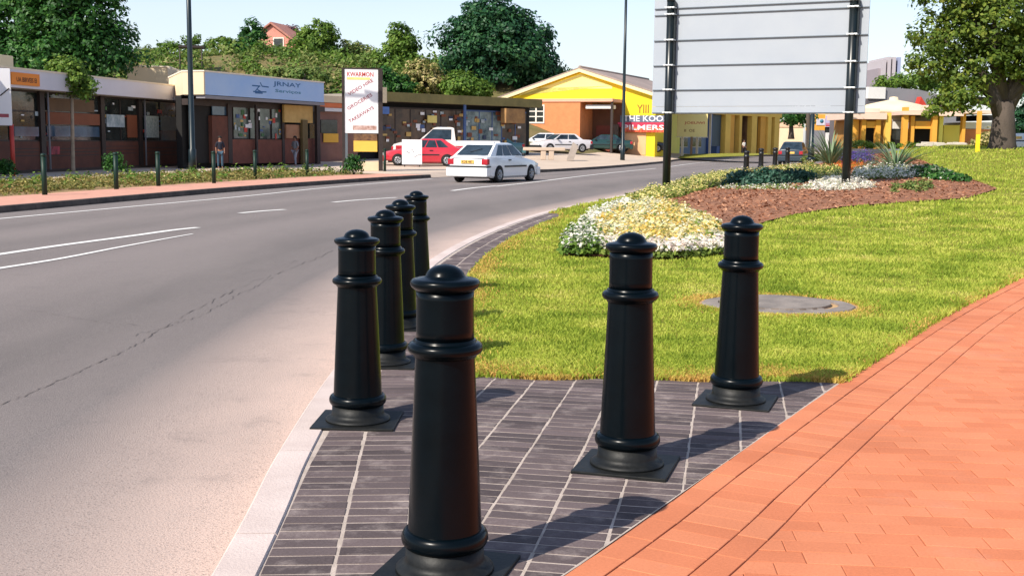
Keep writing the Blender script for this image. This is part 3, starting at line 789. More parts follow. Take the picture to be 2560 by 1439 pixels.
# panel: stacked sheets
b = MB(); zs = [zb, zb+.2, ft.z(1900, 223, .12), ft.z(1900, 160, .12), ft.z(1900, 95, .12), ft.z(1900, 30, .12)]
zs += [zs[-1]+.68, zs[-1]+1.0]
xs_ = [xl, xl+(xr-xl)*.5, xr]
for i in range(len(zs)-1):
    b.box(xl, xr, .12+random.uniform(0, .003), .16, zs[i]+.003, zs[i+1]-.003)
b.build('panel', alu, t)
lf = MB(); 
for k, (xx, lab) in enumerate(((0, 'l'), (ft.len, 'r'))):
    zg = [hit(1665, 484).z, hit(2114, 470).z][k]
    ztp = [ft.z(1690, 2), ft.z(2136, -6)][k]
    b = MB(); b.tube([(xx, 0, zg-.6), (xx, 0, ztp)], .108, 16)
    b.box(xx+.09, xx+.135, -.03, .1, zb-.0, ztp-.05)     # side flange
    b.build('post', post_m, t)
    b = MB(); b.lathe([(.112, 0), (.115, .05), (.08, .09), (.02, .105)], 16, c=(xx, 0, ztp-.02)); b.build('post_cap', post_m, t)
rz_ = [ft.z(1900, 12, .1), ft.z(1900, 29, .1), ft.z(1900, 95, .1), ft.z(1900, 160, .1), ft.z(1900, 223, .1), zb+.03, ft.z(1900, 12, .1)+.7]
for i, z in enumerate(rz_):
    b = MB(); b.bbox(xl+.02, xr-.01 if i else ft.len+.0, .085, .118, z-.014, z+.014, .004); b.build('rail', rail_m, t)
    if z > ft.z(1690, 2): continue
    for xx in (0, ft.len):
        b = MB(); b.bbox(xx-.135, xx+.135, -.125, -.085, z-.016, z+.022, .005); b.box(xx-.135, xx-.115, -.09, .09, z-.012, z+.016); b.box(xx+.115, xx+.139, -.09, .09, z-.012, z+.016)
        b.tube([(xx-.06, -.13, z), (xx-.06, -.155, z)], .012, 6); b.tube([(xx+.06, -.13, z), (xx+.06, -.155, z)], .012, 6); b.build('clamp', clamp_m, t)
# ================================================================ INSPECTION COVER in the lawn
t = thing('manhole', 'flat round concrete inspection cover sunk in the lawn with a crescent gap', 'manhole cover', (MANHOLE.x, MANHOLE.y, 0))
con = mat('cover_concrete', s(150, 138, 128), .9, .2, 5, .003, 60, c2=s(112, 104, 98)); dk = mat('gap_dark', s(28, 26, 22), .95, .2, 10)
b = MB()
def ellprof(sc, z, n=48, wob=.015): return [((.66*sc)*math.cos(2*math.pi*k/n)*(1+random.uniform(-wob, wob)), .54*sc*math.sin(2*math.pi*k/n)*(1+random.uniform(-wob, wob)), z) for k in range(n)]
A = ellprof(1.03, .0); B = ellprof(1.0, .02); C = ellprof(.80, .024, wob=.004); D = ellprof(.80, -.01, wob=.004); n = 48
b.add(A+B+C+D, [(r_*n+k, r_*n+(k+1) % n, (r_+1)*n+(k+1) % n, (r_+1)*n+k) for r_ in range(3) for k in range(n)]); b.build('surround_ring', con, t)
b = MB(); b.add(ellprof(.84, .004), [list(range(48))]); b.build('recess', dk, t, False)
b = MB(); n = 48
T = Matrix.Translation((-.02, .045, 0)) @ Matrix.Rotation(R(1.2), 4, 'X'); cc = [(.49*math.cos(2*math.pi*k/n), .39*math.sin(2*math.pi*k/n)) for k in range(n)]
b.prism(cc, 'z', .0, .034, T=T)
b.build('lid', con, t)
for k in range(7):
    a = R(222+k*14); b = MB(); b.bbox(.50*math.cos(a)-.03, .50*math.cos(a)+.025, .415*math.sin(a)-.03, .415*math.sin(a)+.03, .006, .028, .006); b.build('lifting_lug', con, t)

soilp = mat('bare_soil', s(168, 128, 88), .95, .2, 4, .01, 30, c2=s(196, 160, 112))
sp_ = [(MANHOLE.x-.08+.84*math.cos(a)*(1+.14*math.sin(3*a+1)+.06*math.sin(7*a)), MANHOLE.y+.70*math.sin(a)*(1+.12*math.sin(2*a))) for a in [2*math.pi*k/40 for k in range(40)]]
struct(sheet('bare_soil', sp_, .006, soilp))
# ================================================================ FOLIAGE
def leaf_quads(P, size, up=None, asp=.6, bias=.0):
    """P (n,3) centres, size (n,), random facing biased to `up` (n,3)"""
    n = len(P); nrm = rng.normal(size=(n, 3))
    nrm /= np.linalg.norm(nrm, axis=1)[:, None]
    if up is not None: nrm = nrm+up*bias
    nrm /= np.linalg.norm(nrm, axis=1)[:, None]+1e-9
    t = np.cross(nrm, rng.normal(size=(n, 3))); t /= np.linalg.norm(t, axis=1)[:, None]+1e-9; bt = np.cross(nrm, t)
    a = t*size[:, None]*.5; b = bt*size[:, None]*.5*asp
    V = np.stack([P-a, P-b*.9+a*.1, P+a, P+b*.9+a*.1], 1)
    return V.reshape(-1, 3)
def quads(n): return np.arange(n*4).reshape(n, 4)
bark = mat('bark', s(78, 68, 60), .9, .3, 3, .02, 18, streak=(1, 1, .25))
G = {
 'leaf_dark': ramp_mat('leaf_dark', [(0, s(24, 56, 26)), (.5, s(50, 96, 40)), (.85, s(80, 126, 52)), (1, s(120, 152, 74))], .5, .3, .35),
 'leaf_mid': ramp_mat('leaf_mid', [(0, s(56, 86, 30)), (.5, s(94, 126, 46)), (.85, s(130, 154, 64)), (1, s(164, 176, 92))], .55, .35, .35),
 'leaf_olive': ramp_mat('leaf_olive', [(0, s(68, 96, 42)), (.4, s(104, 128, 60)), (.75, s(138, 146, 82)), (1, s(176, 164, 110))], .65, .3, .25),
 'leaf_deep': ramp_mat('leaf_deep', [(0, s(20, 52, 38)), (.5, s(40, 82, 50)), (.85, s(64, 110, 62)), (1, s(98, 136, 80))], .5, .25, .3),
 'leaf_oak': ramp_mat('leaf_oak', [(0, s(56, 78, 28)), (.5, s(98, 122, 44)), (.82, s(138, 150, 60)), (1, s(170, 162, 80))], .6, .4, .5),
 'leaf_purple': ramp_mat('leaf_purple', [(0, s(72, 56, 62)), (.5, s(112, 88, 98)), (1, s(150, 120, 128))], .6, .3, .5),
 'leaf_cream': ramp_mat('leaf_cream', [(0, s(60, 76, 36)), (.45, s(120, 124, 60)), (.7, s(196, 178, 120)), (1, s(226, 208, 156))], .6, .3, .5),
}
def crown_pts(blobs, nclump, per, spread):
    """clump centres spread over ellipsoid shells, leaves round each clump"""
    B = np.array(blobs, float); vol = (B[:, 3]*B[:, 4]*B[:, 5])**(2/3); k = rng.choice(len(B), nclump, p=vol/vol.sum())
    d = rng.normal(size=(nclump, 3)); d /= np.linalg.norm(d, axis=1)[:, None]; r = rng.uniform(.35, 1.0, nclump)**.45*(1+.12*rng.normal(size=nclump))
    C = B[k, :3]+d*r[:, None]*B[k, 3:]; cs = spread*rng.uniform(.5, 1.35, nclump)
    n = nclump*per; ci = np.repeat(np.arange(nclump), per); u = rng.normal(size=(n, 3)); u /= np.linalg.norm(u, axis=1)[:, None]
    off = u*(cs[ci]*rng.uniform(.2, 1, n)**.5)[:, None]; off[:, 2] *= .75
    up = u*.7+d[ci]*.5+np.array([0, 0, .5]); return C[ci]+off, up
def tree(name, label, loc, blobs, leafm, nclump, per, spread, lsize, trunk=None, limbs=(), cat='tree', group=None, bias=1.5):
    """blobs relative to loc: (x,y,z,rx,ry,rz); trunk: list of (x,y,z,r)"""
    t = thing(name, label, cat, loc, 0, group)
    P, up = crown_pts(blobs, nclump, per, spread); n = len(P)
    V = leaf_quads(P, lsize*rng.uniform(.55, 1.3, n), up, .62, bias)
    np_mesh('crown', V, quads(n), G[leafm], t)
    if trunk:
        b = MB(); b.tube([p[:3] for p in trunk], [p[3] for p in trunk], 12)
        # limbs reaching to the blobs
        top = Vector(trunk[-1][:3]); tr = trunk[-1][3]
        for (x, y, z, rx, ry, rz) in blobs:
            e = Vector((x, y, z)); m_ = top.lerp(e, .5)+Vector((random.uniform(-.3, .3), random.uniform(-.3, .3), random.uniform(-.2, .3)))
            b.tube([top-Vector((0, 0, .1)), m_, e], [tr*.6, tr*.35, tr*.12], 7)
        for L_ in limbs: b.tube([p[:3] for p in L_], [p[3] for p in L_], 8)
        b.build('trunk', bark, t)
    return t
def blobs_px(Y, L):
    """(px, py, rx_px, rz_px, dY) -> world ellipsoids"""
    k = Y/FPX; out = []
    for px, py, rx, rz, dy in L:
        p = at(px, py, Y+dy); out.append((p.x, p.y, p.z, rx*k, max(rx, rz)*k*.85, rz*k))
    return out
def tree_px(name, label, base, Y, L, leafm, nclump, per, spread, lsize, tr=None, zb=None, **kw):
    """base px of trunk foot at depth Y"""
    p = at(base[0], base[1], Y); zb = p.z if zb is None else zb
    bl_ = [(x-p.x, y-p.y, z-zb, a, b_, c) for x, y, z, a, b_, c in blobs_px(Y, L)]
    trunk = None
    if tr:
        q = at(base[0]+tr[1], tr[0], Y); trunk = [(0, 0, -.4, tr[2]*1.5), (0, 0, .25, tr[2]*1.15), ((q.x-p.x)*.4, 0, (q.z-zb)*.5, tr[2]), (q.x-p.x, 0, q.z-zb, tr[2]*.8)]
    return tree(name, label, (p.x, p.y, zb), bl_, leafm, nclump, per, spread, lsize, trunk, **kw)

# ---- the hill behind the shops
def hill_z(x, y):
    t = sm((y-80)/46); lat = sm((14-x)/16)
    return -.1+(9.6*t+.9*sm((y-126)/40))*lat*(1+.06*math.sin(x*.23+1)+.04*math.sin(y*.3+x*.11))-.6*(1-lat)
hm = mat('hill_soil', s(128, 110, 70), .95, .3, .4, .05, 3, c2=s(92, 92, 50))
xs_h = np.linspace(-110, 16, 64); ys_h = np.linspace(78, 210, 60)
V = [(x, y, hill_z(x, y)) for y in ys_h for x in xs_h]; F = [(j*64+i, j*64+i+1, (j+1)*64+i+1, (j+1)*64+i) for j in range(59) for i in range(63)]
struct(np_mesh('hill', V, F, hm, smooth=True))
def scatter_hill(name, label, n, m, x0, x1, y0, y1, size, hmax, thr, seed):
    r = np.random.default_rng(seed); ncl = n//60; cx = r.uniform(x0, x1, ncl); cy = y0+(y1-y0)*r.random(ncl)**1.3
    cz = np.array([hill_z(a, c) for a, c in zip(cx, cy)]); rad = r.uniform(.7, 1.9, ncl); hh = rad*r.uniform(.6, 1.1, ncl)*hmax
    ci = np.repeat(np.arange(ncl), 60); u = r.normal(size=(len(ci), 3)); u /= np.linalg.norm(u, axis=1)[:, None]; u[:, 2] = np.abs(u[:, 2]); q = r.uniform(.5, 1, len(ci))
    P = np.stack([cx[ci]+u[:, 0]*rad[ci]*q, cy[ci]+u[:, 1]*rad[ci]*q, cz[ci]+u[:, 2]*hh[ci]*q], 1)
    V = leaf_quads(P, size*r.uniform(.5, 1.3, len(P)), u+np.array([0, 0, .5]), .7, .9)
    o = np_mesh(name, V, quads(len(P)), G[m]); tag(o, label, 'scrub', kind='stuff')
scatter_hill('hillside_scrub', 'dry olive and tan scrub covering the hillside behind the shops', 44000, 'leaf_olive', -62, -3.5, 82, 140, .42, 1.0, 0, 3)
scatter_hill('hillside_bushes', 'green bushes growing thickly over the hillside', 26000, 'leaf_mid', -62, -4, 98, 146, .42, 1.35, 0, 4)
HT = 'trees and bushes on the hill behind the shops'
def ht(label, base, Y, L, m, nc, sp, ls, **kw):
    p = at(base[0], base[1], Y); return tree_px('hill_tree', label, base, Y, L, m, nc, 38, sp, ls, tr=(base[1]-25, 0, .18), zb=min(p.z, hill_z(p.x, Y)) if p.x < 14 else p.z, group=HT, **kw)
ht('bushy olive-green tree on the ridge just right of the big left tree', (385, 190), 128, [(370, 140, 32, 30, 0), (400, 150, 40, 30, 0)], 'leaf_olive', 90, .55, .34)
ht('green ridge bush left of the tall lamp post', (425, 190), 126, [(425, 140, 40, 36, 0)], 'leaf_mid', 90, .55, .34)
ht('thin spindly tree on the ridge behind the tall lamp post', (480, 170), 132, [(478, 100, 26, 14, 0), (490, 120, 16, 18, 0)], 'leaf_mid', 26, .5, .3)
ht('green ridge tree right of the tall lamp post', (560, 190), 130, [(545, 130, 38, 32, 0), (585, 125, 30, 30, 0)], 'leaf_mid', 110, .55, .34)
ht('dark green tree standing just left of the pink house', (628, 180), 122, [(630, 85, 30, 34, 0), (615, 130, 42, 34, 0), (650, 140, 26, 30, 0)], 'leaf_dark', 170, .6, .36)
ht('bright green round tree just right of the pink house', (792, 190), 124, [(795, 85, 46, 30, 0), (790, 120, 58, 44, 0), (770, 150, 40, 36, 0)], 'leaf_mid', 230, .6, .36)
ht('small grey-green tree between the two round ridge trees', (885, 200), 126, [(880, 130, 36, 28, 0), (910, 150, 36, 34, 0)], 'leaf_olive', 110, .6, .36)
ht('pointed green tree on the ridge above the banner sign', (1000, 220), 118, [(1000, 80, 26, 24, 0), (1000, 115, 46, 34, 0), (985, 155, 58, 40, 0), (1020, 170, 46, 36, 0)], 'leaf_mid', 260, .6, .38)
ht('cream-flowered shrub tree above the dark shopfront', (1065, 235), 104, [(1055, 180, 40, 26, 0), (1075, 205, 46, 30, 0)], 'leaf_cream', 140, .5, .32)
ht('dark bush behind the banner sign', (960, 235), 100, [(955, 200, 40, 34, 0), (1000, 215, 36, 26, 0)], 'leaf_dark', 120, .5, .34)
ht('mid-green bush low behind the blue fascia', (760, 210), 104, [(760, 195, 60, 24, 0), (700, 185, 40, 16, 0)], 'leaf_olive', 120, .5, .34)
ht('green bush left of the yellow gable, low over the dark shopfront', (1150, 240), 100, [(1150, 215, 52, 30, 0), (1190, 225, 40, 24, 0)], 'leaf_mid', 150, .5, .34)
ht('leafy green tree touching the left slope of the yellow gable', (1340, 240), 112, [(1340, 195, 60, 34, 0), (1285, 210, 46, 30, 0), (1385, 185, 34, 22, 0)], 'leaf_mid', 240, .55, .36)
tree_px('tree', 'huge dark green domed tree on the skyline left of the yellow building', (1240, 260), 108, [(1235, 55, 88, 56, 0), (1180, 110, 88, 62, 0), (1300, 110, 88, 64, 0), (1240, 150, 130, 70, 0), (1345, 165, 50, 40, 0), (1240, 80, 70, 60, -2)], 'leaf_deep', 760, 42, .95, .42, tr=(215, 0, .5), zb=2.0, group='large trees')
# big left tree behind the shops, right-hand tree
tree_px('tree', 'large dark green leafy tree towering behind the left shops', (150, 330), 63, [(60, 60, 140, 90, 1), (200, 40, 120, 90, 0), (250, 130, 88, 76, 0), (120, 150, 140, 70, 0), (30, 140, 80, 70, 0), (180, -70, 150, 90, 0), (20, -60, 130, 90, 2)], 'leaf_dark', 1000, 42, .72, .27, tr=(220, 10, .32), zb=0, group='large trees')
pt = hit(182, 429)
tree_px('street_tree', 'young slender street tree with a pale thin trunk before the left shops', (183, 428), pt.y, [(165, 180, 46, 30, 0), (190, 205, 40, 26, 0), (135, 215, 30, 14, 0), (210, 232, 22, 10, 0), (150, 160, 24, 14, 0)], 'leaf_mid', 120, 36, .30, .17, tr=(228, -3, .07), zb=pt.z, group='street trees').children[1].data.materials[0] = mat('pale_bark', s(168, 148, 126), .9, .2, 4)
tp = hit(2505, 373)
rt = tree_px('tree', 'big spreading tree on the right of the lawn with a thick grey trunk', (2505, 373), tp.y, [(2480, 60, 130, 80, 0), (2350, 90, 78, 60, 0), (2330, 160, 60, 46, 0), (2440, 170, 90, 60, 0), (2560, 150, 90, 70, 0), (2400, 245, 56, 26, -1), (2560, 40, 120, 90, 1), (2390, -10, 90, 60, 0), (2480, -100, 160, 80, 0), (2340, 270, 30, 16, -1), (2640, 120, 110, 90, 0)], 'leaf_oak', 820, 40, .52, .23, tr=(255, 6, .52), zb=tp.z, group='large trees',
    limbs=[[(0, 0, 1.2, .4), (-.7, -.1, 2.6, .25), (-1.7, -.2, 3.6, .12), (-2.9, -.3, 4.2, .05)], [(0, 0, 1.6, .35), (.8, .1, 3.0, .22), (1.6, .2, 4.4, .1)]])
tree_px('tree', 'dark tree at the far right edge behind the big spreading tree', (2562, 372), tp.y+9, [(2590, 250, 44, 60, 0), (2560, 310, 26, 40, 0), (2640, 200, 80, 60, 0)], 'leaf_deep', 170, 40, .5, .26, tr=(300, 0, .28), group='large trees')
tree_px('tree', 'line of distant green treetops below the tower blocks', (2270, 250), 170, [(2230, 208, 46, 14, 0), (2290, 203, 54, 18, 0), (2350, 212, 50, 16, 0)], 'leaf_mid', 150, 34, .9, .5, tr=(225, 0, .2), group='large trees')
tree_px('tree', 'dark tree seen over the cream low building under the billboard', (1978, 340), 150, [(1965, 285, 46, 20, 0), (2000, 290, 30, 20, 0), (1960, 240, 40, 30, 0)], 'leaf_dark', 120, 34, .9, .45, tr=(310, 0, .3), group='large trees')
tree_px('street_tree', 'brown-trunked tree beside the dark lamp post under the billboard', (2021, 392), 92, [(2015, 120, 80, 60, 0), (2030, 180, 50, 40, 0)], 'leaf_mid', 110, 34, .6, .35, tr=(225, -2, .17), group='street trees')

# ================================================================ FLOWER BED
mulch = mat('bark_mulch', s(118, 78, 56), .95, .3, 3, .03, 25, c2=s(166, 112, 80))
struct(sheet('flower_bed_soil', BED, lambda x, y: H(x, y)+.03+.10*sm(max(0, cdist([Vector(p) for p in BED+BED[:1]], x, y))/2), mulch, .55))
bedz = lambda x, y: H(x, y)+.03
def pick_in(poly, n):
    P = np.array(poly); out = []
    while sum(len(o) for o in out) < n:
        X = rng.uniform(P[:, 0].min(), P[:, 0].max(), n*3); Y = rng.uniform(P[:, 1].min(), P[:, 1].max(), n*3); k = in_poly(X, Y, poly); out.append(np.stack([X[k], Y[k]], 1))
    return np.concatenate(out)[:n]
def tufts(name, label, cat, px_poly, n, rad, hgt, leafm, petalm=None, pet=.5, ls=.06, ps=.05, per=22, world=None, kind='stuff', parent=None):
    poly = world or [(q.x, q.y) for q in (hit(*p) for p in px_poly)]
    C = pick_in(poly, n); cz = hgrid(C[:, 0], C[:, 1])+.05 if world is None else np.array([H(a, b_) for a, b_ in C])
    hh = hgt*rng.uniform(.6, 1.2, n); ci = np.repeat(np.arange(n), per); u = rng.normal(size=(n*per, 3)); u /= np.linalg.norm(u, axis=1)[:, None]; u[:, 2] = np.abs(u[:, 2]); q = rng.uniform(.45, 1, n*per)
    P = np.stack([C[ci, 0]+u[:, 0]*rad*q, C[ci, 1]+u[:, 1]*rad*q, cz[ci]+u[:, 2]*hh[ci]*q], 1)
    if petalm is None: isp = np.zeros(n*per, bool)
    else: isp = (u[:, 2]*q > .33) & (rng.random(n*per) < pet*np.repeat(rng.uniform(.5, 1.4, n), per))
    sz = np.where(isp, ps, ls)*rng.uniform(.6, 1.3, n*per); P[isp, 2] += .02
    V = leaf_quads(P, sz, u+np.array([0, 0, .8]), .8, 1.0)
    ms = [G[leafm] if isinstance(leafm, str) else leafm]+([petalm] if petalm else [])
    o = np_mesh(name, V, quads(n*per), ms, parent, isp.astype(int)); 
    if parent is None: tag(o, label, cat, kind=kind)
    return o
fl_green = ramp_mat('flower_leaf', [(0, s(70, 96, 36)), (.6, s(122, 142, 58)), (1, s(168, 176, 92))], .6, .35, 2)
pet_yw = ramp_mat('petal_yellow_white', [(0, s(250, 246, 226)), (.32, s(252, 246, 214)), (.5, s(246, 230, 160)), (.74, s(236, 202, 96)), (1, s(224, 166, 62))], .6, .4, 1.7, .72)
pet_w = ramp_mat('petal_white', [(0, s(255, 252, 244)), (.7, s(250, 244, 226)), (1, s(240, 226, 170))], .6, .4, 1.5)
pet_y = ramp_mat('petal_yellow', [(0, s(226, 214, 120)), (.5, s(240, 226, 140)), (1, s(250, 236, 190))], .6, .4, 1.5)
pet_o = ramp_mat('petal_orange', [(0, s(214, 92, 50)), (.6, s(232, 130, 60)), (1, s(240, 180, 80))], .6, .4, 2)
pet_p = ramp_mat('petal_purple', [(0, s(70, 58, 130)), (.6, s(104, 86, 168)), (1, s(150, 130, 196))], .6, .4, 2)
pet_k = ramp_mat('petal_pink', [(0, s(240, 214, 206)), (.4, s(250, 240, 228)), (1, s(252, 246, 232))], .6, .4, 2)
teal = ramp_mat('blue_green_leaf', [(0, s(24, 58, 46)), (.6, s(58, 98, 78)), (1, s(128, 158, 136))], .5, .3, 1.5)
silver = ramp_mat('silver_leaf', [(0, s(96, 112, 80)), (.6, s(150, 158, 128)), (1, s(200, 202, 180))], .6, .3, 2)
tufts('flower_patch', 'mound of white and golden-yellow flowers at the near end of the bed', 'flowers', [(1475, 590), (1520, 552), (1590, 528), (1650, 520), (1720, 545), (1790, 580), (1812, 610), (1800, 625), (1700, 638), (1600, 640), (1500, 625)], 1150, .15, .22, fl_green, pet_yw, .85, .07, .06, 30)
tufts('flower_patch', 'white and pink flower edging along the near side of the bed', 'flowers', [(1500, 645), (1600, 650), (1700, 651), (1812, 641), (1815, 620), (1760, 622), (1690, 634), (1600, 634), (1500, 625)], 420, .10, .17, fl_green, pet_k, .85, .06, .055, 28)
tufts('flower_patch', 'small leafy clump with white flowers at the left tip of the bed', 'flowers', [(1405, 642), (1425, 605), (1470, 580), (1500, 600), (1500, 645)], 230, .12, .22, 'leaf_mid', pet_w, .4, .07, .05, 30)
tufts('flower_patch', 'white flowers spilling over the left edge of the bed', 'flowers', [(1430, 605), (1490, 548), (1560, 520), (1590, 535), (1520, 560), (1480, 595)], 330, .12, .22, fl_green, pet_w, .8, .06, .055, 28)
tufts('flower_patch', 'pale yellow flowering strip round the left billboard post', 'flowers', [(1560, 522), (1590, 505), (1640, 487), (1700, 468), (1780, 446), (1850, 437), (1860, 462), (1760, 482), (1700, 500), (1620, 520)], 1250, .14, .28, fl_green, pet_y, .55, .08, .06, 30)
tufts('flower_patch', 'white and cream flower band behind the blue-green shrubs', 'flowers', [(1800, 448), (1850, 437), (1950, 425), (2030, 418), (2040, 436), (1960, 440), (1850, 452)], 520, .14, .30, fl_green, pet_yw, .5, .08, .06, 28)
tufts('flower_patch', 'white flowers in front of the blue-green shrubs', 'flowers', [(1790, 482), (1850, 474), (2000, 480), (2080, 470), (2110, 480), (1990, 488), (1850, 487)], 260, .13, .18, fl_green, pet_w, .35, .07, .055, 28)
tufts('flower_patch', 'dense white flower cushion at the foot of the right billboard post', 'flowers', [(2010, 484), (2050, 466), (2110, 456), (2160, 468), (2192, 482), (2120, 490), (2060, 492)], 330, .13, .24, silver, pet_w, .85, .07, .06, 30)
tufts('flower_patch', 'yellow-green flowering clumps left of the right billboard post', 'flowers', [(1960, 440), (2040, 432), (2105, 434), (2105, 460), (2010, 470), (1960, 460)], 430, .15, .3, 'leaf_mid', pet_y, .45, .08, .06, 28)
tufts('flower_patch', 'orange flowers just left of the right billboard post', 'flowers', [(2060, 430), (2075, 418), (2160, 420), (2155, 432), (2100, 436)], 200, .12, .24, fl_green, pet_o, .7, .07, .06, 28)
tufts('flower_patch', 'purple flower cushion behind the right billboard post', 'flowers', [(2085, 414), (2110, 404), (2180, 406), (2195, 420), (2110, 426)], 330, .15, .45, teal, pet_p, .85, .07, .06, 28)
tufts('flower_patch', 'white and yellow flowers below the right spiky plant', 'flowers', [(2130, 446), (2180, 436), (2290, 440), (2320, 452), (2240, 460), (2140, 460)], 560, .15, .34, fl_green, pet_w, .7, .07, .06, 28)
tufts('flower_patch', 'thin dry grassy tufts in the middle of the mulch', 'flowers', [(2225, 478), (2290, 466), (2340, 478), (2290, 492), (2230, 492)], 60, .12, .22, 'leaf_olive', None, 0, .09, .06, 24)
def clump(name, label, cat, px, py, rx, h, leafm, n=60, rad=.2, ls=.12, petalm=None, pet=.3):
    p = hit(px, py); t = thing(name, label, cat, (p.x, p.y, p.z), 0, 'shrubs in the flower bed')
    P = [(math.cos(a)*rx*random.uniform(.1, 1), math.sin(a)*rx*.7*random.uniform(.1, 1)) for a in [random.uniform(0, 6.28) for _ in range(n)]]
    C = np.array(P); per = 26; ci = np.repeat(np.arange(n), per); u = rng.normal(size=(n*per, 3)); u /= np.linalg.norm(u, axis=1)[:, None]
    rr = np.hypot(C[:, 0]/rx, C[:, 1]/(rx*.7)); top = h*np.sqrt(np.clip(1-rr**2, .05, 1)); Z = top[ci]*rng.uniform(.3, 1, n*per)
    Q = np.stack([C[ci, 0]+u[:, 0]*rad, C[ci, 1]+u[:, 1]*rad, Z+u[:, 2]*.05], 1); isp = (rng.random(n*per) < pet) & (Z > top[ci]*.8) if petalm else np.zeros(n*per, bool)
    V = leaf_quads(Q, ls*rng.uniform(.6, 1.3, n*per), u+np.array([0, 0, .7]), .6, 1.0)
    np_mesh('foliage', V, quads(n*per), [G[leafm] if isinstance(leafm, str) else leafm]+([petalm] if petalm else []), t, isp.astype(int))
    b = MB(); 
    for k in range(4): a = k*1.6; b.tube([(0, 0, -.05), (math.cos(a)*rx*.3, math.sin(a)*rx*.3, h*.4)], [.02, .01], 5)
    b.build('stem', bark, t); return t
clump('shrub', 'blue-green leafy shrub, left of the three in the flower bed', 'shrub', 1862, 470, .62, .52, teal, 70)
clump('shrub', 'blue-green leafy shrub, middle of the three in the flower bed', 'shrub', 1925, 474, .75, .58, teal, 90)
clump('shrub', 'blue-green leafy shrub, right of the three in the flower bed', 'shrub', 1990, 468, .62, .5, teal, 70)
clump('shrub', 'dark green shrub with silvery tips right of the spiky plants', 'shrub', 2320, 452, .62, .42, 'leaf_dark', 80, petalm=silver, pet=.35)
clump('shrub', 'low dark green shrub at the right end of the planting', 'shrub', 2370, 456, .5, .26, 'leaf_dark', 60, petalm=pet_w, pet=.1)
clump('shrub', 'silvery pale shrub beside the right spiky plant', 'shrub', 2290, 450, .4, .24, silver, 40)
clump('shrub', 'pale dry grassy shrub behind the left spiky plant', 'shrub', 2035, 405, .9, .5, 'leaf_olive', 80)
agave_g = ramp_mat('agave_leaf', [(0, s(70, 96, 66)), (.5, s(112, 134, 96)), (1, s(164, 176, 140))], .45, .15, 3)
def agave(label, px, py, n, L, W, lo_, hi_):
    p = hit(px, py); t = thing('spiky_plant', label, 'yucca', (p.x, p.y, p.z+.04), 0, 'spiky rosette plants in the flower bed'); b = MB()
    for k in range(n):
        a = random.uniform(0, 6.283); el = R(random.uniform(lo_, hi_)); ln = L*random.uniform(.7, 1.1); w_ = W*random.uniform(.8, 1.2); ux = Vector((math.cos(a), math.sin(a), 0)); sdv = Vector((-ux.y, ux.x, 0)); vs = []; q = Vector((0, 0, .02))+ux*.04; e = el
        N_ = 6
        for i in range(N_+1):
            f = i/N_; ww = w_*(.75+.5*f)*(1-f)**.55 if f < 1 else 0
            up_ = (ux*-math.sin(e)+Vector((0, 0, math.cos(e))))
            vs += [q-sdv*ww/2+up_*ww*.2, q+Vector((0, 0, 0)), q+sdv*ww/2+up_*ww*.2]
            q = q+(ux*math.cos(e)+Vector((0, 0, math.sin(e))))*ln/N_; e -= R(random.uniform(2, 9))*(1+f)
        b.add(vs, [(3*i+j, 3*i+j+1, 3*i+j+4, 3*i+j+3) for i in range(N_) for j in range(2)], 0, True)
    b.build('leaves', agave_g, t, False)
    b = MB(); b.lathe([(.09, -.06), (.07, .12), (.01, .16)], 8); b.build('stem', bark, t); return t
agave('tall upright spiky plant left of the right billboard post', 2075, 426, 130, 1.5, .06, 44, 88)
agave('wide spiky rosette plant right of the right billboard post', 2238, 436, 120, 1.3, .065, 10, 78)
# mulch chips
C = pick_in(BED, 26000); P = np.stack([C[:, 0], C[:, 1], hgrid(C[:, 0], C[:, 1])+.05+rng.uniform(0, .11, len(C))], 1)
# keep the chips on the soil surface
chipm = ramp_mat('bark_chips', [(0, s(96, 60, 42)), (.5, s(152, 100, 72)), (1, s(206, 158, 124))], .9, 0, 2)
bv = bpy.data.objects['flower_bed_soil'].data; import mathutils
bvh = mathutils.bvhtree.BVHTree.FromObject(bpy.data.objects['flower_bed_soil'], bpy.context.evaluated_depsgraph_get())
for i in range(len(P)):
    h_ = bvh.ray_cast(Vector((P[i, 0], P[i, 1], 10)), Vector((0, 0, -1))); P[i, 2] = (h_[0].z if h_[0] else P[i, 2])+rng.uniform(0, .02)
V = leaf_quads(P, .07*rng.uniform(.5, 1.4, len(P))*(1+.02*P[:, 1]), np.tile(np.array([0, 0, 1.0]), (len(P), 1)), .35, 1.6)
tag(np_mesh('bark_chips', V, quads(len(P)), chipm), 'reddish-brown bark chips mulching the flower bed', 'mulch', kind='stuff')
# ---- verge planting on the far side
vo1 = offset(K_FAR, -2.5); vo2 = offset(K_FAR, -7.4); vp = [(p.x, p.y) for p in vo1 if 18 < p.y < 48]+[(p.x, p.y) for p in reversed(vo2) if 18 < p.y < 50]
v_leaf = ramp_mat('verge_leaf', [(0, s(70, 84, 38)), (.35, s(112, 118, 58)), (.65, s(150, 138, 80)), (1, s(186, 152, 104))], .7, .3, .5, .5)
tufts('verge_plants', 'scruffy green and dry yellow plants filling the far verge', 'ground cover', None, 1700, .24, .24, v_leaf, pet_y, .05, .09, .07, 16, world=vp)
tufts('verge_plants', 'darker green leafy patches scattered along the far verge', 'ground cover', None, 120, .32, .42, 'leaf_mid', None, 0, .13, .09, 22, world=vp)
for i, (px, py, h, lab) in enumerate([(885, 436, .8, 'dark green shrub at the foot of the banner sign'), (285, 436, .85, 'small leafy shrub behind the second green post'), (10, 440, .6, 'green shrub at the left edge of the verge')]):
    t = clump('shrub', lab, 'shrub', px, py, .4, h, 'leaf_dark', 40); t['group'] = 'shrubs on the far verge'
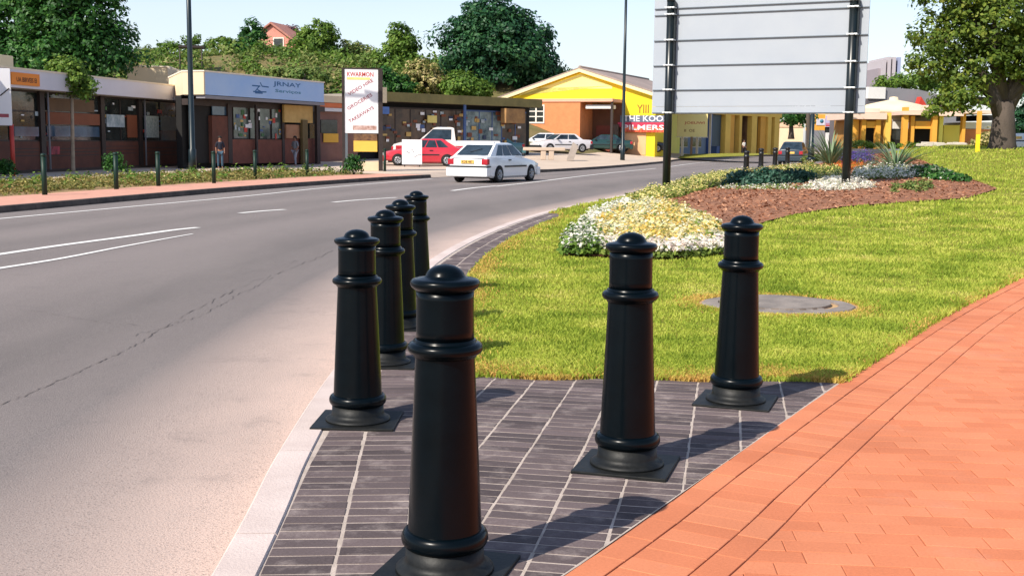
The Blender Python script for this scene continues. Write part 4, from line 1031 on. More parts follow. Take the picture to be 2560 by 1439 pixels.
# ================================================================ BUILDINGS
cream = mat('cream_render', s(226, 206, 172), .85, .06, .8, .002, 30)
white_r = mat('white_render', s(226, 222, 218), .8, .05, .8)
lav = mat('fascia_sheet', s(214, 210, 220), .5, .04, .6)
brown_p = mat('brown_brick_panel', s(112, 64, 48), .8, .25, 1.5, .004, 30, c2=s(84, 50, 40))
brown_d = mat('dark_brown_frame', s(50, 38, 34), .6, .2, 3)
roof_g = mat('flat_roof', s(150, 142, 132), .9, .1, .7)
glass = mat('shop_glass', s(20, 25, 27), .1, .4, 1.6, c2=s(62, 66, 62), spec=.6, bump=.004, bscale=1.5)  # lighter noise patches in the colour stand in for uneven reflections
glass_b = mat('blue_shop_glass', s(40, 62, 84), .12, .4, .7, c2=s(92, 118, 140), spec=.7)
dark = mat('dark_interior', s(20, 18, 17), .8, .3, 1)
orange_s = mat('orange_sign', s(242, 140, 40), .6, .04, 1)
blue_f = mat('blue_fascia', s(150, 184, 230), .5, .05, .7, c2=s(168, 194, 230))
blue_l = mat('blue_lettering', s(40, 96, 150), .6, .1, 1)
red_l = mat('red_lettering', s(196, 60, 46), .6, .1, 1)
pink_l = mat('crimson_lettering', s(178, 84, 100), .6, .15, 6, c2=s(150, 70, 74))
white_s = mat('white_sign', s(238, 236, 238), .5, .03, 1)
black_s = mat('dark_lettering', s(70, 40, 34), .7, .1, 3)
ypost = mat('poster_paper', s(196, 204, 206), .7, .15, 3, c2=s(120, 140, 150))
tan_s = mat('tan_sign', s(206, 172, 104), .7, .1, 2, c2=s(186, 150, 84))
yel_v = mat('vivid_yellow_paint', s(246, 214, 36), .75, .04, .6)
yel_l = mat('pale_yellow_paint', s(244, 230, 110), .75, .05, .5)
yel_w = mat('warm_yellow_paint', s(232, 188, 84), .8, .08, .6)
yel_o = mat('orange_yellow_paint', s(224, 162, 62), .8, .08, .6)
or_b = mat('orange_brick', s(214, 134, 86), .85, .1, 2.5, .004, 30)
trim_w = mat('pale_trim', s(236, 220, 196), .8, .05, 1)
tile = mat('roof_sheeting', s(168, 148, 138), .85, .15, .6, streak=(1, .2, 1), c2=s(140, 124, 116))
grey_m = mat('grey_cladding', s(134, 132, 138), .8, .06, .4)
pinkr = mat('pinkish_roof', s(226, 196, 178), .85, .06, .5)
blue_m = mat('blue_paint', s(66, 92, 140), .6, .1, 1)
wfr = mat('white_window_frame', s(232, 222, 208), .6, .05, 2)
def bpart(name, m, t, *boxes, mi=None):
    b = MB()
    for bx in boxes: b.box(*bx)
    return b.build(name, m, t)
# ---------- A: long low shop at the left
A0 = (-18.55, 42.3); A1 = (-15.95, 59.6)
f = Frame(A0, A1); t = thing('shop', 'long low shop with a pale fascia and brown brick panels at the left', 'shop', f.o, f.rz)
Lx = f.len; x0 = -14
zt = 3.78; zf = 3.12
bpart('fascia', lav, t, (x0, Lx, -.55, -.40, zf, zt)); bpart('roof', roof_g, t, (x0, Lx-.02, -.40, 9, zf+.12, zt-.12)); bpart('fascia_edge', trim_w, t, (x0, Lx+.02, -.58, -.37, zt, zt+.06))
bpart('soffit', mat('soffit', s(150, 140, 128), .8, .05, 1), t, (x0, Lx-.04, -.4, .1, zf-.03, zf+.03))
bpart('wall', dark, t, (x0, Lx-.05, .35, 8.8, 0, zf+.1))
bpart('plinth', mat('plinth', s(70, 56, 50), .85, .15, 2), t, (x0, Lx, -.02, .3, 0, .12))
def X(px, py=330, off=0): return f.loc(px, py, off)[0]
def Z(px, py, off=0): return f.loc(px, py, off)[1]
piers = [-60, 104, 255, 349, 452]
for px in piers:
    xx = X(px); bpart('pillar', brown_d, t, (xx-.16, xx+.16, -.08, .3, .12, zf))
bpart('pillar', brown_d, t, (Lx-.35, Lx, -.08, .3, .12, zf))
xs5 = [X(p) for p in piers]+[Lx-.18]
bays = list(zip(xs5[:-1], xs5[1:]))
for k, (a, c) in enumerate(bays):
    a += .16; c -= .16
    if k == len(bays)-1: continue
    w_ = bpart('window', brown_d, t, (a, c, .02, .07, 1.18, 1.24), (a, c, .02, .07, 2.28, 2.34), (a, c, .02, .07, zf-.1, zf), ((a+c)/2-.03, (a+c)/2+.03, .02, .07, 1.24, zf-.1))
    bpart('pane', glass, w_, (a, (a+c)/2-.03, .05, .09, 1.24, zf-.1), ((a+c)/2+.03, c, .05, .09, 1.24, zf-.1))
    bpart('lower_panel', brown_p, t, (a, c, .0, .12, .12, 1.18))
# door bay at the far end
a, c = bays[-1]; a += .16
d_ = bpart('door', brown_d, t, (a, a+.06, .0, .06, .12, 2.5), (a+.9, a+.96, 0, .06, .12, 2.5), (a+.06, a+.9, 0, .06, 2.44, 2.5), (a+.96, c, 0, .06, 2.44, 2.5))
bpart('pane', glass, d_, (a+.06, a+.9, .02, .05, .12, 2.44), (a+.96, c-.16, .02, .05, .12, 2.44), (a, c-.16, .02, .05, 2.5, zf))
bpart('door_handle', wfr, d_, (a+.78, a+.82, -.04, 0, 1.0, 1.3))
# sign bands, goods, posters
def fp(name, m, px0, py0, px1, py1, off=-.03, th=.04):
    xa, za = f.loc(px0, py0, off); xb, zb_ = f.loc(px1, py1, off); z2 = f.loc(px0, py1, off)[1]; z1 = f.loc(px1, py0, off)[1]
    return bpart(name, m, t, (xa, xb, off, off+th, (zb_+z2)/2, (za+z1)/2))
brown_band = mat('brown_sign_band', s(132, 72, 44), .7, .1, 1)
fp('sign_band', brown_band, 116, 283, 250, 312); fp('sign_band', mat('tan_blind', s(108, 82, 58), .8, .1, 2), 118, 248, 236, 279); fp('display', glass_b, 118, 316, 249, 342)
fp('display', glass_b, 36, 317, 98, 341); fp('poster', ypost, 267, 287, 312, 318); fp('poster', brown_band, 318, 288, 344, 344, -.02); fp('poster', mat('notice_paper', s(214, 222, 220), .6, .12, 9, c2=s(130, 160, 160)), 362, 290, 398, 344); fp('poster', mat('dim_notice', s(120, 128, 120), .6, .15, 5), 403, 292, 446, 326)
fp('car_picture', mat('red_picture', s(190, 70, 84), .6, .3, 4, c2=s(60, 30, 40)), 119, 366, 150, 386)
# orange sign on the fascia
xa = f.loc(27, 205, -.56)[0]; xb = f.loc(97, 205, -.56)[0]
sg = bpart('orange_sign', orange_s, t, (xa, xb, -.60, -.555, 3.22, 3.66)); sg['label'] = 'orange sign with dark lettering'
text_mesh('lettering', 'UA BIRVEIS EI', black_s, sg, xa+.3, -.606, 3.33, .17, (xb-xa)*.72)
# roof-top sign box and loudspeaker box at the far left
pb = at(0, 150, 50); bf = thing('roof_box', 'pale box standing above the shop roof at the left edge', 'roof box', (pb.x, pb.y, 3.6), f.rz)
b = MB(); b.bbox(-1.4, .35, -.4, .4, .55, 1.15, .03); b.build('casing', cream, bf); b = MB(); b.tube([(-.9, 0, 0), (-.9, 0, .56)], .05, 8); b.tube([(.1, 0, 0), (.1, 0, .56)], .05, 8); b.build('stand', brown_d, bf)
# ---------- white sign board on red pole at the left edge
q = at(35, 430, 41); bt = thing('sign_board', 'large white sign board with a red pole cut by the left edge', 'sign', (q.x, q.y, 0), 0)
redp = mat('red_pole_paint', s(188, 60, 48), .5, .15, 3)
sf = Frame((q.x, q.y), (q.x+math.cos(R(20)), q.y+math.sin(R(20)))); bt.rotation_euler = (0, 0, sf.rz)
xa, z1 = sf.loc(25, 172); z0 = sf.z(25, 314); xp = sf.x(31, 0, 370)
b = MB(); b.bbox(xa-2.6, xa+.0, -.08, .08, z0, z1, .01); pn = b.build('panel', white_s, bt)
b = MB(); b.tube([(xa-.35, -.09, z0+1.02), (xa-.05, -.09, z0+1.28)], .02, 5); b.build('mark', brown_d, pn)
b = MB(); b.box(xa-.5, xa-.1, -.086, -.081, z0+.28, z0+.4); b.build('mark', pink_l, pn)
b = MB(); b.tube([(xp, 0, -.1), (xp, 0, z0+.05)], .075, 10); b.tube([(xp-2.3, 0, -.1), (xp-2.3, 0, z0+.05)], .075, 10); b.build('pole', redp, bt)
# ---------- cream block behind
cf = Frame((-22, 68.5), (-12.0, 70.0)); ct = thing('building', 'plain cream block rising behind the left shop roof', 'building', cf.o, cf.rz)
xa = cf.x(345, 0, 200); xb = cf.x(425, 0, 200); xc = cf.x(520, 0, 200)
z1 = cf.z(400, 168)
bpart('wall', cream, ct, (xa-.6, xb, 0, 8, 0, z1)); bpart('wall', trim_w, ct, (xb+.01, xc, .1, 8, 0, z1-.12)); bpart('coping', trim_w, ct, (xa-.65, xb+.02, -.04, 8, z1, z1+.07))
bpart('pilaster', trim_w, ct, (xb-.12, xb+.15, -.05, -.003, 0, z1+.02))
# ---------- B: shop with the blue fascia
B0 = (-13.66, 52.0); B1 = (-9.95, 61.5)
f = Frame(B0, B1); t = thing('shop', 'shop with a pale blue fascia, dark windows and a tan corner kiosk front', 'shop', f.o, f.rz)
Lx = f.len; zt = 4.28; zf = 3.28
bpart('fascia', blue_f, t, (0, Lx, 0, .12, zf, zt)); bpart('end_face', cream, t, (-.1, 0-.003, .0, 1.15, zf, zt)); b = MB(); b.prism([(-.13, -.05), (Lx+.03, -.05), (Lx+.03, 5.4), (4.4, 5.4), (-.13, 1.15)], 'z', zt, zt+.06); b.build('roof', trim_w, t); b = MB(); b.prism([(-.1, 1.155), (4.4, 5.35), (4.5, 5.3), (0, 1.1)], 'z', zf, zt-.003); b.build('side_fascia', cream, t)
bpart('soffit', mat('olive_soffit', s(128, 116, 84), .8, .1, 1), t, (.02, Lx-.05, .12, 1.1, zf-.02, zf+.1)); bpart('lower_lip', grey_m, t, (0, Lx+.1, .02, .5, zf-.16, zf-.025))
rec = 1.0
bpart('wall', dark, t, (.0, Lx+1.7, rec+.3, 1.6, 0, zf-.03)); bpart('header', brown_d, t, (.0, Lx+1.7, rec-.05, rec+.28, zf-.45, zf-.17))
def X(px, py=330, off=rec): return f.loc(px, py, off)[0]
def Z(px, py, off=rec): return f.loc(px, py, off)[1]
def fb(name, m, px0, py0, px1, py1, off=rec-.02, th=.05, par=None):
    xa, xb = X(px0, (py0+py1)/2, off), X(px1, (py0+py1)/2, off); za = Z((px0+px1)/2, py0, off); zb_ = Z((px0+px1)/2, py1, off)
    return bpart(name, m, par or t, (xa, xb, off, off+th, max(zb_, .0), za))
fb('doorway', dark, 474, 262, 527, 408, rec+.1); fb('brown_pier', brown_p, 531, 290, 571, 408, rec-.1, .2); fb('fanlight', glass_b, 531, 264, 571, 288)
brd = mat('red_brick_dado', s(122, 72, 58), .85, .15, 2.5, .003, 30)
fb('pillar', brown_d, 571, 260, 581, 408, rec-.12, .3); fb('dado_wall', brd, 581, 349, 707, 408, rec-.08, .2)
for a, c in ((582, 622), (624, 646), (648, 676), (678, 706)):
    w_ = fb('window', brown_d, a, 262, c, 349, rec+.02, .04)
    fb('pane', mat('display_glass', s(46, 58, 54), .12, .5, .9, c2=s(120, 132, 124), spec=.6), a+2, 266, c-2, 346, rec-.01, .02, w_)
fb('post', brown_d, 641, 262, 645, 408, rec-.3, .1)
fb('pillar', brown_d, 706, 262, 712, 408, rec-.12, .3)
fb('kiosk_sign', tan_s, 711, 264, 782, 307, rec-.3, .12); fb('kiosk_front', mat('beige_panel', s(176, 132, 100), .8, .1, 2, c2=s(160, 112, 82)), 716, 312, 757, 346, rec-.2, .1); fb('kiosk_wall', brd, 712, 346, 795, 408, rec-.12, .2)
fb('pillar', mat('olive_post', s(104, 88, 52), .8, .1, 2), 757, 300, 770, 410, rec-.4, .14); fb('kiosk_window', glass, 772, 310, 795, 350, rec-.1, .05); fb('pillar', brown_d, 793, 262, 801, 410, rec-.5, .16)
xs1 = f.x(682, 0, 225); 
tl = text_mesh('lettering', 'JRNAY', blue_l, t, f.x(683, 0, 225), -.008, 3.86, .27, f.x(752, 0, 225)-f.x(683, 0, 225)); tl['label'] = 'blue shop name lettering'
text_mesh('lettering', 'Serviços', mat('teal_lettering', s(50, 120, 150), .6, .1, 1), t, f.x(688, 0, 235), -.008, 3.58, .19, f.x(752, 0, 225)-f.x(688, 0, 225))
b = MB(); u = f.x(630, 0, 220); 
for (a, c) in (((0, .62), (.85, .62)), ((.1, .12), (1.5, .16)), ((.3, .02), (1.1, .03)), ((.3, .12), (.75, .62)), ((.55, .3), (.95, .15)), ((.85, .95), (1.05, .62)), ((1.05, .62), (1.75, .6))):
    p0 = Vector((u+a[0]*.8, -.006, 3.5+a[1]*.55)); p1 = Vector((u+c[0]*.8, -.006, 3.5+c[1]*.55)); d_ = (p1-p0).normalized(); nn = Vector((-d_.z, 0, d_.x))*.03
    b.add([p0-nn, p1-nn, p1+nn, p0+nn], [(0, 1, 2, 3)])
b.build('emblem', blue_l, t, False)
# ---------- C: little cream-topped shop between
f = Frame((-10.9, 65.5), (-9.0, 68.2)); t = thing('kiosk', 'small cream-topped kiosk with an orange and white band behind the banner sign', 'kiosk', f.o, f.rz)
xa = f.x(803, 0, 260)-.6; xb = f.x(870, 0, 260)+.9
bpart('fascia', cream, t, (xa, xb, -.1, 3, f.z(830, 257), f.z(830, 240))); bpart('band', mat('orange_band', s(222, 120, 72), .7, .1, 2), t, (xa, xb, -.05, 2.9, f.z(830, 270), f.z(830, 258))); bpart('band', white_r, t, (xa, xb, -.12, 2.9, f.z(830, 279), f.z(830, 270.5)))
bpart('wall', mat('dusky_wall', s(132, 96, 84), .8, .15, 1.5), t, (xa, xb, .1, 2.8, 0, f.z(830, 279.5)))
bpart('window', glass, t, (f.x(804, 0), f.x(845, 0), .04, .095, f.z(825, 333), f.z(825, 300))); bpart('yellow_panel', mat('yellow_panel', s(232, 178, 64), .7, .05, 2), t, (f.x(809, 0), f.x(846, 0), .0, .035, f.z(828, 356), f.z(828, 334)))
# ---------- D: dark shopfront
f = Frame((-8.6, 70.5), (1.45, 81.5)); Lx = f.len; t = thing('shop', 'long shop with an olive fascia and cluttered dark windows behind the white car', 'shop', f.o, f.rz)
zg = .1; zf = f.z(1150, 262); zt = f.z(1150, 240)
olive = mat('olive_fascia', s(140, 128, 78), .8, .12, 1, c2=s(112, 104, 64))
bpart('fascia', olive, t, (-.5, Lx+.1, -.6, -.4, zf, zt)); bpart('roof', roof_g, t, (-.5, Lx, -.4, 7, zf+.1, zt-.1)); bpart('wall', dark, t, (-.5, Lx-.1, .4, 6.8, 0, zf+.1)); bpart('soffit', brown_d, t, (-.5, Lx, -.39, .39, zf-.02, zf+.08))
bpart('cream_pier', cream, t, (f.x(953, -.7, 250), f.x(966, -.7, 250), -.75, -.62, zf-.1, zt+.25))
clutter = mat('cluttered_window', s(52, 42, 38), .3, .6, 1.6, c2=s(104, 80, 62), detail=6)
tealg = mat('teal_window', s(44, 66, 80), .2, .5, 1.2, c2=s(150, 168, 170), detail=5)
cuts = [950, 990, 1028, 1066, 1104, 1142, 1164, 1200, 1232, 1256, 1290, 1318]
for i in range(len(cuts)-1):
    xa, xb = f.x(cuts[i]), f.x(cuts[i+1]); mm_ = tealg if 1160 < cuts[i] < 1250 else clutter
    w_ = bpart('window', brown_d if i < 6 else blue_m, t, (xa, xb, .1, .16, zf-.4, zf-.3), (xa, xa+.08, .1, .16, .4, zf-.4), (xa, xb, .1, .16, .3, .5))
    bpart('pane', mm_, w_, (xa+.08, xb, .12, .15, .5, zf-.4))
random.seed(5)
for i in range(95):
    px = random.uniform(955, 1300); py = random.uniform(274, 352); w_ = random.uniform(5, 12); h_ = random.uniform(4, 11)
    m_ = random.choice([ypost, tan_s, blue_m, brown_band, white_s, mat('rust_goods', s(120, 70, 50), .7, .2, 3), mat('navy_goods', s(36, 48, 78), .5, .2, 3)])
    bpart('goods', m_, t, (f.x(px), f.x(px+w_), .02+.0007*i, .05+.0007*i, f.z(px, py+h_), f.z(px, py)))
bpart('yellow_notice', mat('yellow_notice', s(222, 204, 120), .7, .05, 2), t, (f.x(1068, -.1), f.x(1091, -.1), -.15, -.1, f.z(1080, 307, -.1), f.z(1080, 289, -.1)))
bpart('blue_notice', mat('blue_notice', s(90, 128, 200), .6, .2, 2), t, (f.x(951, -.1), f.x(972, -.1), -.15, -.1, f.z(960, 285, -.1), f.z(960, 267, -.1)))
bpart('post', blue_m, t, (f.x(1159, -.5), f.x(1164, -.5), -.55, -.45, 0, zf))
bpart('kiosk_awning', mat('tan_awning', s(176, 134, 84), .8, .25, 1.5, c2=s(120, 90, 60)), t, (f.x(1257, -.5), f.x(1304, -.5), -.8, -.3, f.z(1280, 308, -.5), f.z(1280, 272, -.5)))
# ---------- E: yellow gabled building
E0 = at(1290, 380, 102); E1 = at(1650, 380, 97); f = Frame((E0.x, E0.y), (E1.x, E1.y)); t = thing('yellow_building', 'bright yellow gabled building with an orange brick wing and a porch', 'building', (f.o.x, f.o.y, 0), f.rz)
zg = .3
ax, az = f.loc(1452, 172); lx, lz = f.loc(1268, 239); rx, rz2 = f.loc(1640, 233)
D = 20
b = MB(); b.prism([(lx+.2, zg-.5), (rx+.0, zg-.5), (rx+.0, rz2-.15), (ax, az-.2), (lx+.2, lz-.15)], 'y', 0, 4.5); b.build('wall', yel_v, t)
b = MB(); b.prism([(lx+.2, zg-.5), (rx-3.4, zg-.5), (rx-3.4, rz2+.9), (ax, az-.2), (lx+.2, lz-.15)], 'y', 4.503, D); b.build('wall', yel_l, t)
for yy in (9, 14.5, 19.7): b = MB(); b.box(rx-.1, rx+.1, yy, yy+.2, 0, rz2-.2); b.build('veranda_post', trim_w, t)
b = MB(); b.prism([(lx+1.1, lz+.0), (ax, az-.45), (f.x(1531, 0, 210), f.z(1531, 206)-.3), (f.x(1531, 0, 210), f.z(1531, 222)), (lx+1.6, f.z(1300, 222)+.0)], 'y', -.03, -.003); b.build('upper_wall', mat('lemon_paint', s(244, 236, 140), .75, .05, .5), t); cream_y = mat('cream_trim', s(232, 218, 172), .8, .05, 1)
# verge trim + roof
def slope(xa, za, xb, zb_, th, y0, y1, mtl, name):
    b = MB(); b.prism([(xa, za), (xb, zb_), (xb, zb_+th), (xa, za+th)], 'y', y0, y1); return b.build(name, mtl, t)
ex = 1.0; sl = (az-lz)/(ax-lx); slr = (az-rz2)/(rx-ax)
rf = slope(lx-ex, lz-sl*ex, ax, az, .12, -.35, D+.4, tile, 'roof'); slope(ax+.001, az, rx+1.5, az-slr*(rx+1.5-ax), .12, -.35, D+.4, tile, 'roof')
slope(lx-ex, lz-sl*ex-.28, ax, az-.28, .26, -.42, -.352, cream_y, 'verge_board'); slope(ax+.001, az-.28, rx+1.5, az-slr*(rx+1.5-ax)-.28, .26, -.42, -.352, cream_y, 'verge_board')
b = MB(); b.tube([(ax, -.3, az+.14), (ax, D+.4, az+.14)], .12, 8); b.build('ridge_cap', tile, t)
# orange wing
xo0 = f.x(1318, -3.2, 300); xo1 = f.x(1450, -3.2, 300); zo = f.z(1390, 247, -3.2)
w = bpart('brick_wing', or_b, t, (xo0, xo1, -3.2, -.01, zg-.5, zo-.25)); bpart('coping', mat('pink_coping', s(228, 170, 140), .8, .05, 1), t, (xo0-.06, f.x(1531, -3.2, 300), -3.28, -.01, zo-.25, zo))
wx0, wx1 = f.x(1321, -3.2, 290), f.x(1360, -3.2, 290); wz1, wz0 = f.z(1340, 265, -3.2), f.z(1340, 305, -3.2)
wn_ = bpart('window', wfr, t, (wx0-.1, wx1+.05, -3.26, -3.21, wz0-.12, wz0), (wx0-.1, wx1+.05, -3.26, -3.21, wz1, wz1+.1), (wx0-.1, wx0, -3.26, -3.21, wz0, wz1), (wx1-.05, wx1+.05, -3.26, -3.21, wz0, wz1), ((wx0+wx1)/2-.06, (wx0+wx1)/2+.06, -3.26, -3.21, wz0, wz1), (wx0, wx1-.05, -3.24, -3.215, wz0+(wz1-wz0)/3-.04, wz0+(wz1-wz0)/3+.04), (wx0, wx1-.05, -3.24, -3.215, wz0+(wz1-wz0)*2/3-.04, wz0+(wz1-wz0)*2/3+.04))
bpart('pane', glass, wn_, (wx0, wx1-.05, -3.23, -3.203, wz0, wz1))
# porch recess
px0, px1 = xo1+.02, f.x(1531, -3.2, 300)
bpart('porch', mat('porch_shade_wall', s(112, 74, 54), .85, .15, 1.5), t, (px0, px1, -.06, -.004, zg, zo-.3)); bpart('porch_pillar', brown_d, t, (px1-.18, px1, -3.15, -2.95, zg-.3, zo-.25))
bpart('awning', white_r, t, (px0+.35, px1-.25, -2.9, -1.6, f.z(1500, 272, -2.5), f.z(1500, 263, -2.5)))
bpart('door', mat('red_door', s(136, 66, 50), .7, .1, 1.5), t, (px0+.35, px0+1.7, -.12, -.065, zg, zg+2.4)); bpart('shelf_unit', clutter, t, (px0+1.9, px1-.3, -.6, -.1, zg, zg+2.5))
# frontage sign at the right
s0, s1 = f.x(1556, -.3, 310), f.x(1672, -.3, 310)
def yz(py, px=1610, off=-.3): return f.z(px, py, off)
sb = bpart('shop_sign', mat('crimson_sign', s(190, 48, 78), .6, .08, 1), t, (s0-.4, s1, -.34, -.2, yz(318), yz(306))); bpart('sign_top', mat('slate_blue_sign', s(96, 104, 124), .6, .1, 1), t, (s0-.2, s1, -.34, -.2, yz(305.5), yz(289))); bpart('sign_bottom', mat('orange_red_sign', s(226, 108, 62), .6, .15, 2), t, (s0-.1, s1, -.33, -.2, yz(331), yz(318.5)))
text_mesh('lettering', 'THE KOOS', white_s, sb, s0+.1, -.36, yz(304), .5, s1-s0-.2); text_mesh('lettering', 'PILMERS', white_s, sb, s0+.1, -.36, yz(325), .42, s1-s0-.5); text_mesh('lettering', 'EIORBSH', red_l, sb, s0+.4, -.352, yz(330.5), .2, s1-s0-.9)
text_mesh('mural', 'YIII', mat('ochre_mural', s(150, 104, 30), .7, .2, 2), t, f.x(1592, -.01, 275), -.02, f.z(1600, 283), .7, f.x(1622, -.01, 275)-f.x(1592, -.01, 275))
bpart('side_wall', mat('salmon_wall', s(226, 176, 130), .8, .1, 1), t, (s0-.2, s0+2.0, -.05, -.004, zg, yz(332, 1600, 0)))
# ---------- F: yellow colonnade under the billboard
P0 = at(1672, 372, 118); P1 = at(1950, 366, 140); f = Frame((P0.x, P0.y), (P1.x, P1.y)); Lx = f.len
t = thing('yellow_colonnade', 'yellow columned arcade with a blue doorway seen beneath the billboard', 'building', (f.o.x, f.o.y, 0), f.rz)
zg = .35; ztp = 5.6
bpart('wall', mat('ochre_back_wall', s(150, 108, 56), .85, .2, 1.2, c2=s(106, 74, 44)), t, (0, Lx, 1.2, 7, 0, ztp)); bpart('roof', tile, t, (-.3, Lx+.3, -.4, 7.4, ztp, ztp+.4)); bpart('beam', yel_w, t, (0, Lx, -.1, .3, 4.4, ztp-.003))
bpart('end_wall', yel_l, t, (f.x(1676), f.x(1697), -.15, 1.19, 0, 4.397)); bpart('low_window_wall', mat('grey_blue_wall', s(112, 126, 140), .8, .1, 1), t, (f.x(1697)+.01, f.x(1776), .2, 1.19, 0, 4.39))
for a, c in ((1698, 1722), (1733, 1756)):
    w_ = bpart('window', wfr, t, (f.x(a)-.05, f.x(c)+.05, .12, .19, f.z(a, 368)-.02, f.z(a, 343)+.05)); bpart('pane', glass, w_, (f.x(a), f.x(c), .09, .115, f.z(a, 367), f.z(a, 344)))
bpart('blue_door', mat('teal_door', s(40, 62, 74), .5, .2, 1), t, (f.x(1778), f.x(1808), .3, .4, .3, 4.39)); bpart('pillar', blue_m, t, (f.x(1770), f.x(1778)-.01, -.1, .18, 0, 4.39))
for a, c, m_ in ((1811, 1824, yel_w), (1828, 1838, yel_o), (1846, 1852, yel_w), (1877, 1890, yel_w), (1903, 1916, yel_o), (1917, 1926, yel_w), (1934, 1946, yel_w)):
    bpart('column', m_, t, (f.x(a), f.x(c), -.12 if m_ is yel_w else .1, .45, 0, 4.395))
for a, c in ((1853, 1874), (1892, 1901), (1927, 1933)): bpart('doorway', dark, t, (f.x(a), f.x(c), 1.1, 1.19, .3, 4.0))
q = at(1785, 366, 117.0); bt_ = thing('blue_bin', 'blue wheeled bin beside the teal door under the billboard', 'bin', (q.x, q.y-.8, H(q.x, q.y)), f.rz)
b = MB(); b.prism([(-.28, .08), (.28, .08), (.33, .95), (-.33, .95)], 'y', -.3, .3); b.build('body', blue_m, bt_); b = MB(); b.bbox(-.36, .36, -.36, .34, .955, 1.03, .02); b.build('lid', blue_m, bt_); b = MB()
for sx in (-.26, .26): b.tube([(sx-.03, .26, .1), (sx+.03, .26, .1)], .1, 10)
b.build('wheels', dark, bt_)
# ---------- G: cream low building + sign wall
f = Frame((36.0, 165), (46.4, 165)); xa, xb = f.x(1946), f.x(2008); t = thing('building', 'cream low building behind the dark car under the billboard', 'building', (f.o.x, f.o.y, 0), 0)
bpart('wall', cream, t, (xa, xb, 0, 6, 0, f.z(1975, 318))); bpart('band', mat('salmon_band', s(226, 190, 160), .8, .05, 1), t, (xa, xb, -.1, 6, f.z(1975, 318)+.003, f.z(1975, 303)))
f = Frame((44, 178), (58, 178)); t = thing('building', 'low grey and white building with a red-striped sign between the billboard posts', 'building', (f.o.x, f.o.y, 0), 0)
bpart('wall', grey_m, t, (f.x(2034), f.x(2062), 0, 5, 0, f.z(2050, 326))); bpart('wall', yel_o, t, (f.x(2034), f.x(2062), .05, 5, f.z(2050, 325.9), f.z(2050, 286)))
bpart('panel', mat('pale_panel', s(206, 204, 212), .7, .05, 1), t, (f.x(2040), f.x(2061), -.03, .047, f.z(2050, 313), f.z(2050, 297)))
b = MB(); b.lathe([(.001, 0), (.28, 0.001), (.28, .03), (.001, .031)], 20); o = b.build('round_emblem', mat('teal_emblem', s(60, 120, 140), .6, .1, 1), t, False); o.rotation_euler = (R(90), 0, 0); o.location = (f.x(2053), -.033, f.z(2053, 303))
bpart('white_wall', white_r, t, (f.x(2064), f.x(2130), -.2, 5, 0, f.z(2090, 332))); bpart('window', glass, t, (f.x(2064), f.x(2130), -.1, 4.9, f.z(2090, 331.9), f.z(2090, 318)))
sb = bpart('sign', mat('lilac_sign', s(184, 176, 204), .6, .05, 1), t, (f.x(2062), f.x(2128), -.3, 4.8, f.z(2090, 317.9), f.z(2090, 290))); bpart('stripe', red_l, sb, (f.x(2062), f.x(2110), -.31, -.302, f.z(2090, 316), f.z(2090, 312))); bpart('stripe', red_l, sb, (f.x(2062), f.x(2110), -.31, -.302, f.z(2090, 310), f.z(2090, 308.5)))
text_mesh('lettering', 'O III', white_s, sb, f.x(2067), -.315, f.z(2090, 301), .36, f.x(2098)-f.x(2067)); bpart('parapet', cream, t, (f.x(2062), f.x(2130), -.25, 4.7, f.z(2090, 289.9), f.z(2090, 280)))
# ---------- I: portico building on the right
q0 = at(2130, 365, 99); q1 = at(2500, 365, 99); f = Frame((q0.x, q0.y), (q1.x, q1.y)); t = thing('portico_building', 'orange-yellow building with tall open porticos beyond the lawn', 'building', (f.o.x, f.o.y, 0), f.rz); zg = 1.0
def pb_(name, m_, x0_, y0_, x1_, y1_, d0=0.0, d1=.6):
    off = d0; return bpart(name, m_, t, (f.x(x0_, off, y0_), f.x(x1_, off, y0_), d0, d1, zg if y1_ > 352 else f.z((x0_+x1_)/2, y1_, off), f.z((x0_+x1_)/2, y0_, off)))
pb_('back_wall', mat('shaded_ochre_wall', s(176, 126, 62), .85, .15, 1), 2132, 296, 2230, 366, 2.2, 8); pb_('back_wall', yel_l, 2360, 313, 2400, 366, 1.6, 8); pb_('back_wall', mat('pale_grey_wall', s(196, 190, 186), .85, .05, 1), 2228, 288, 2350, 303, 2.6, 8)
pb_('white_band', white_r, 2229, 304, 2263, 322, 2.3, 7); pb_('window', glass, 2229, 322.5, 2263, 350, 2.35, 7); pb_('low_wall', dark, 2229, 351, 2263, 366, 2.3, 7)
for a, y0_, c, d, m_ in ((2134, 296, 2148, 0, yel_o), (2156, 299, 2166, -.4, yel_o), (2191, 299, 2203, -.4, yel_o), (2216, 282, 2229, -.6, yel_w), (2260, 268, 2273, -.6, yel_o), (2278, 290, 2288, -.2, yel_o), (2333, 288, 2345, -.6, yel_o), (2350, 282, 2360, .2, yel_l), (2408, 282, 2416, .3, yel_o)):
    pb_('column', m_, a, y0_, c, 366, d, d+.5)
pb_('beam', yel_o, 2166.5, 304, 2190.5, 319, -.3, .3); pb_('opening', dark, 2167, 320, 2190, 366, 1.9, 2.19); pb_('beam', yel_o, 2289, 303, 2332, 322, -.2, .4); pb_('opening', dark, 2286, 322, 2334, 366, 1.2, 8); pb_('clerestory', grey_m, 2289, 293, 2332, 302.5, 1.4, 5)
for a, y0_, c, y1_, d in ((2130, 282, 2218, 298, -.8), (2258, 278, 2346, 287.5, -.9), (2346, 281, 2410, 290, -.5), (2405, 276, 2486, 284, -.4)): pb_('roof_edge', pinkr, a, y0_, c, y1_, d, 7)
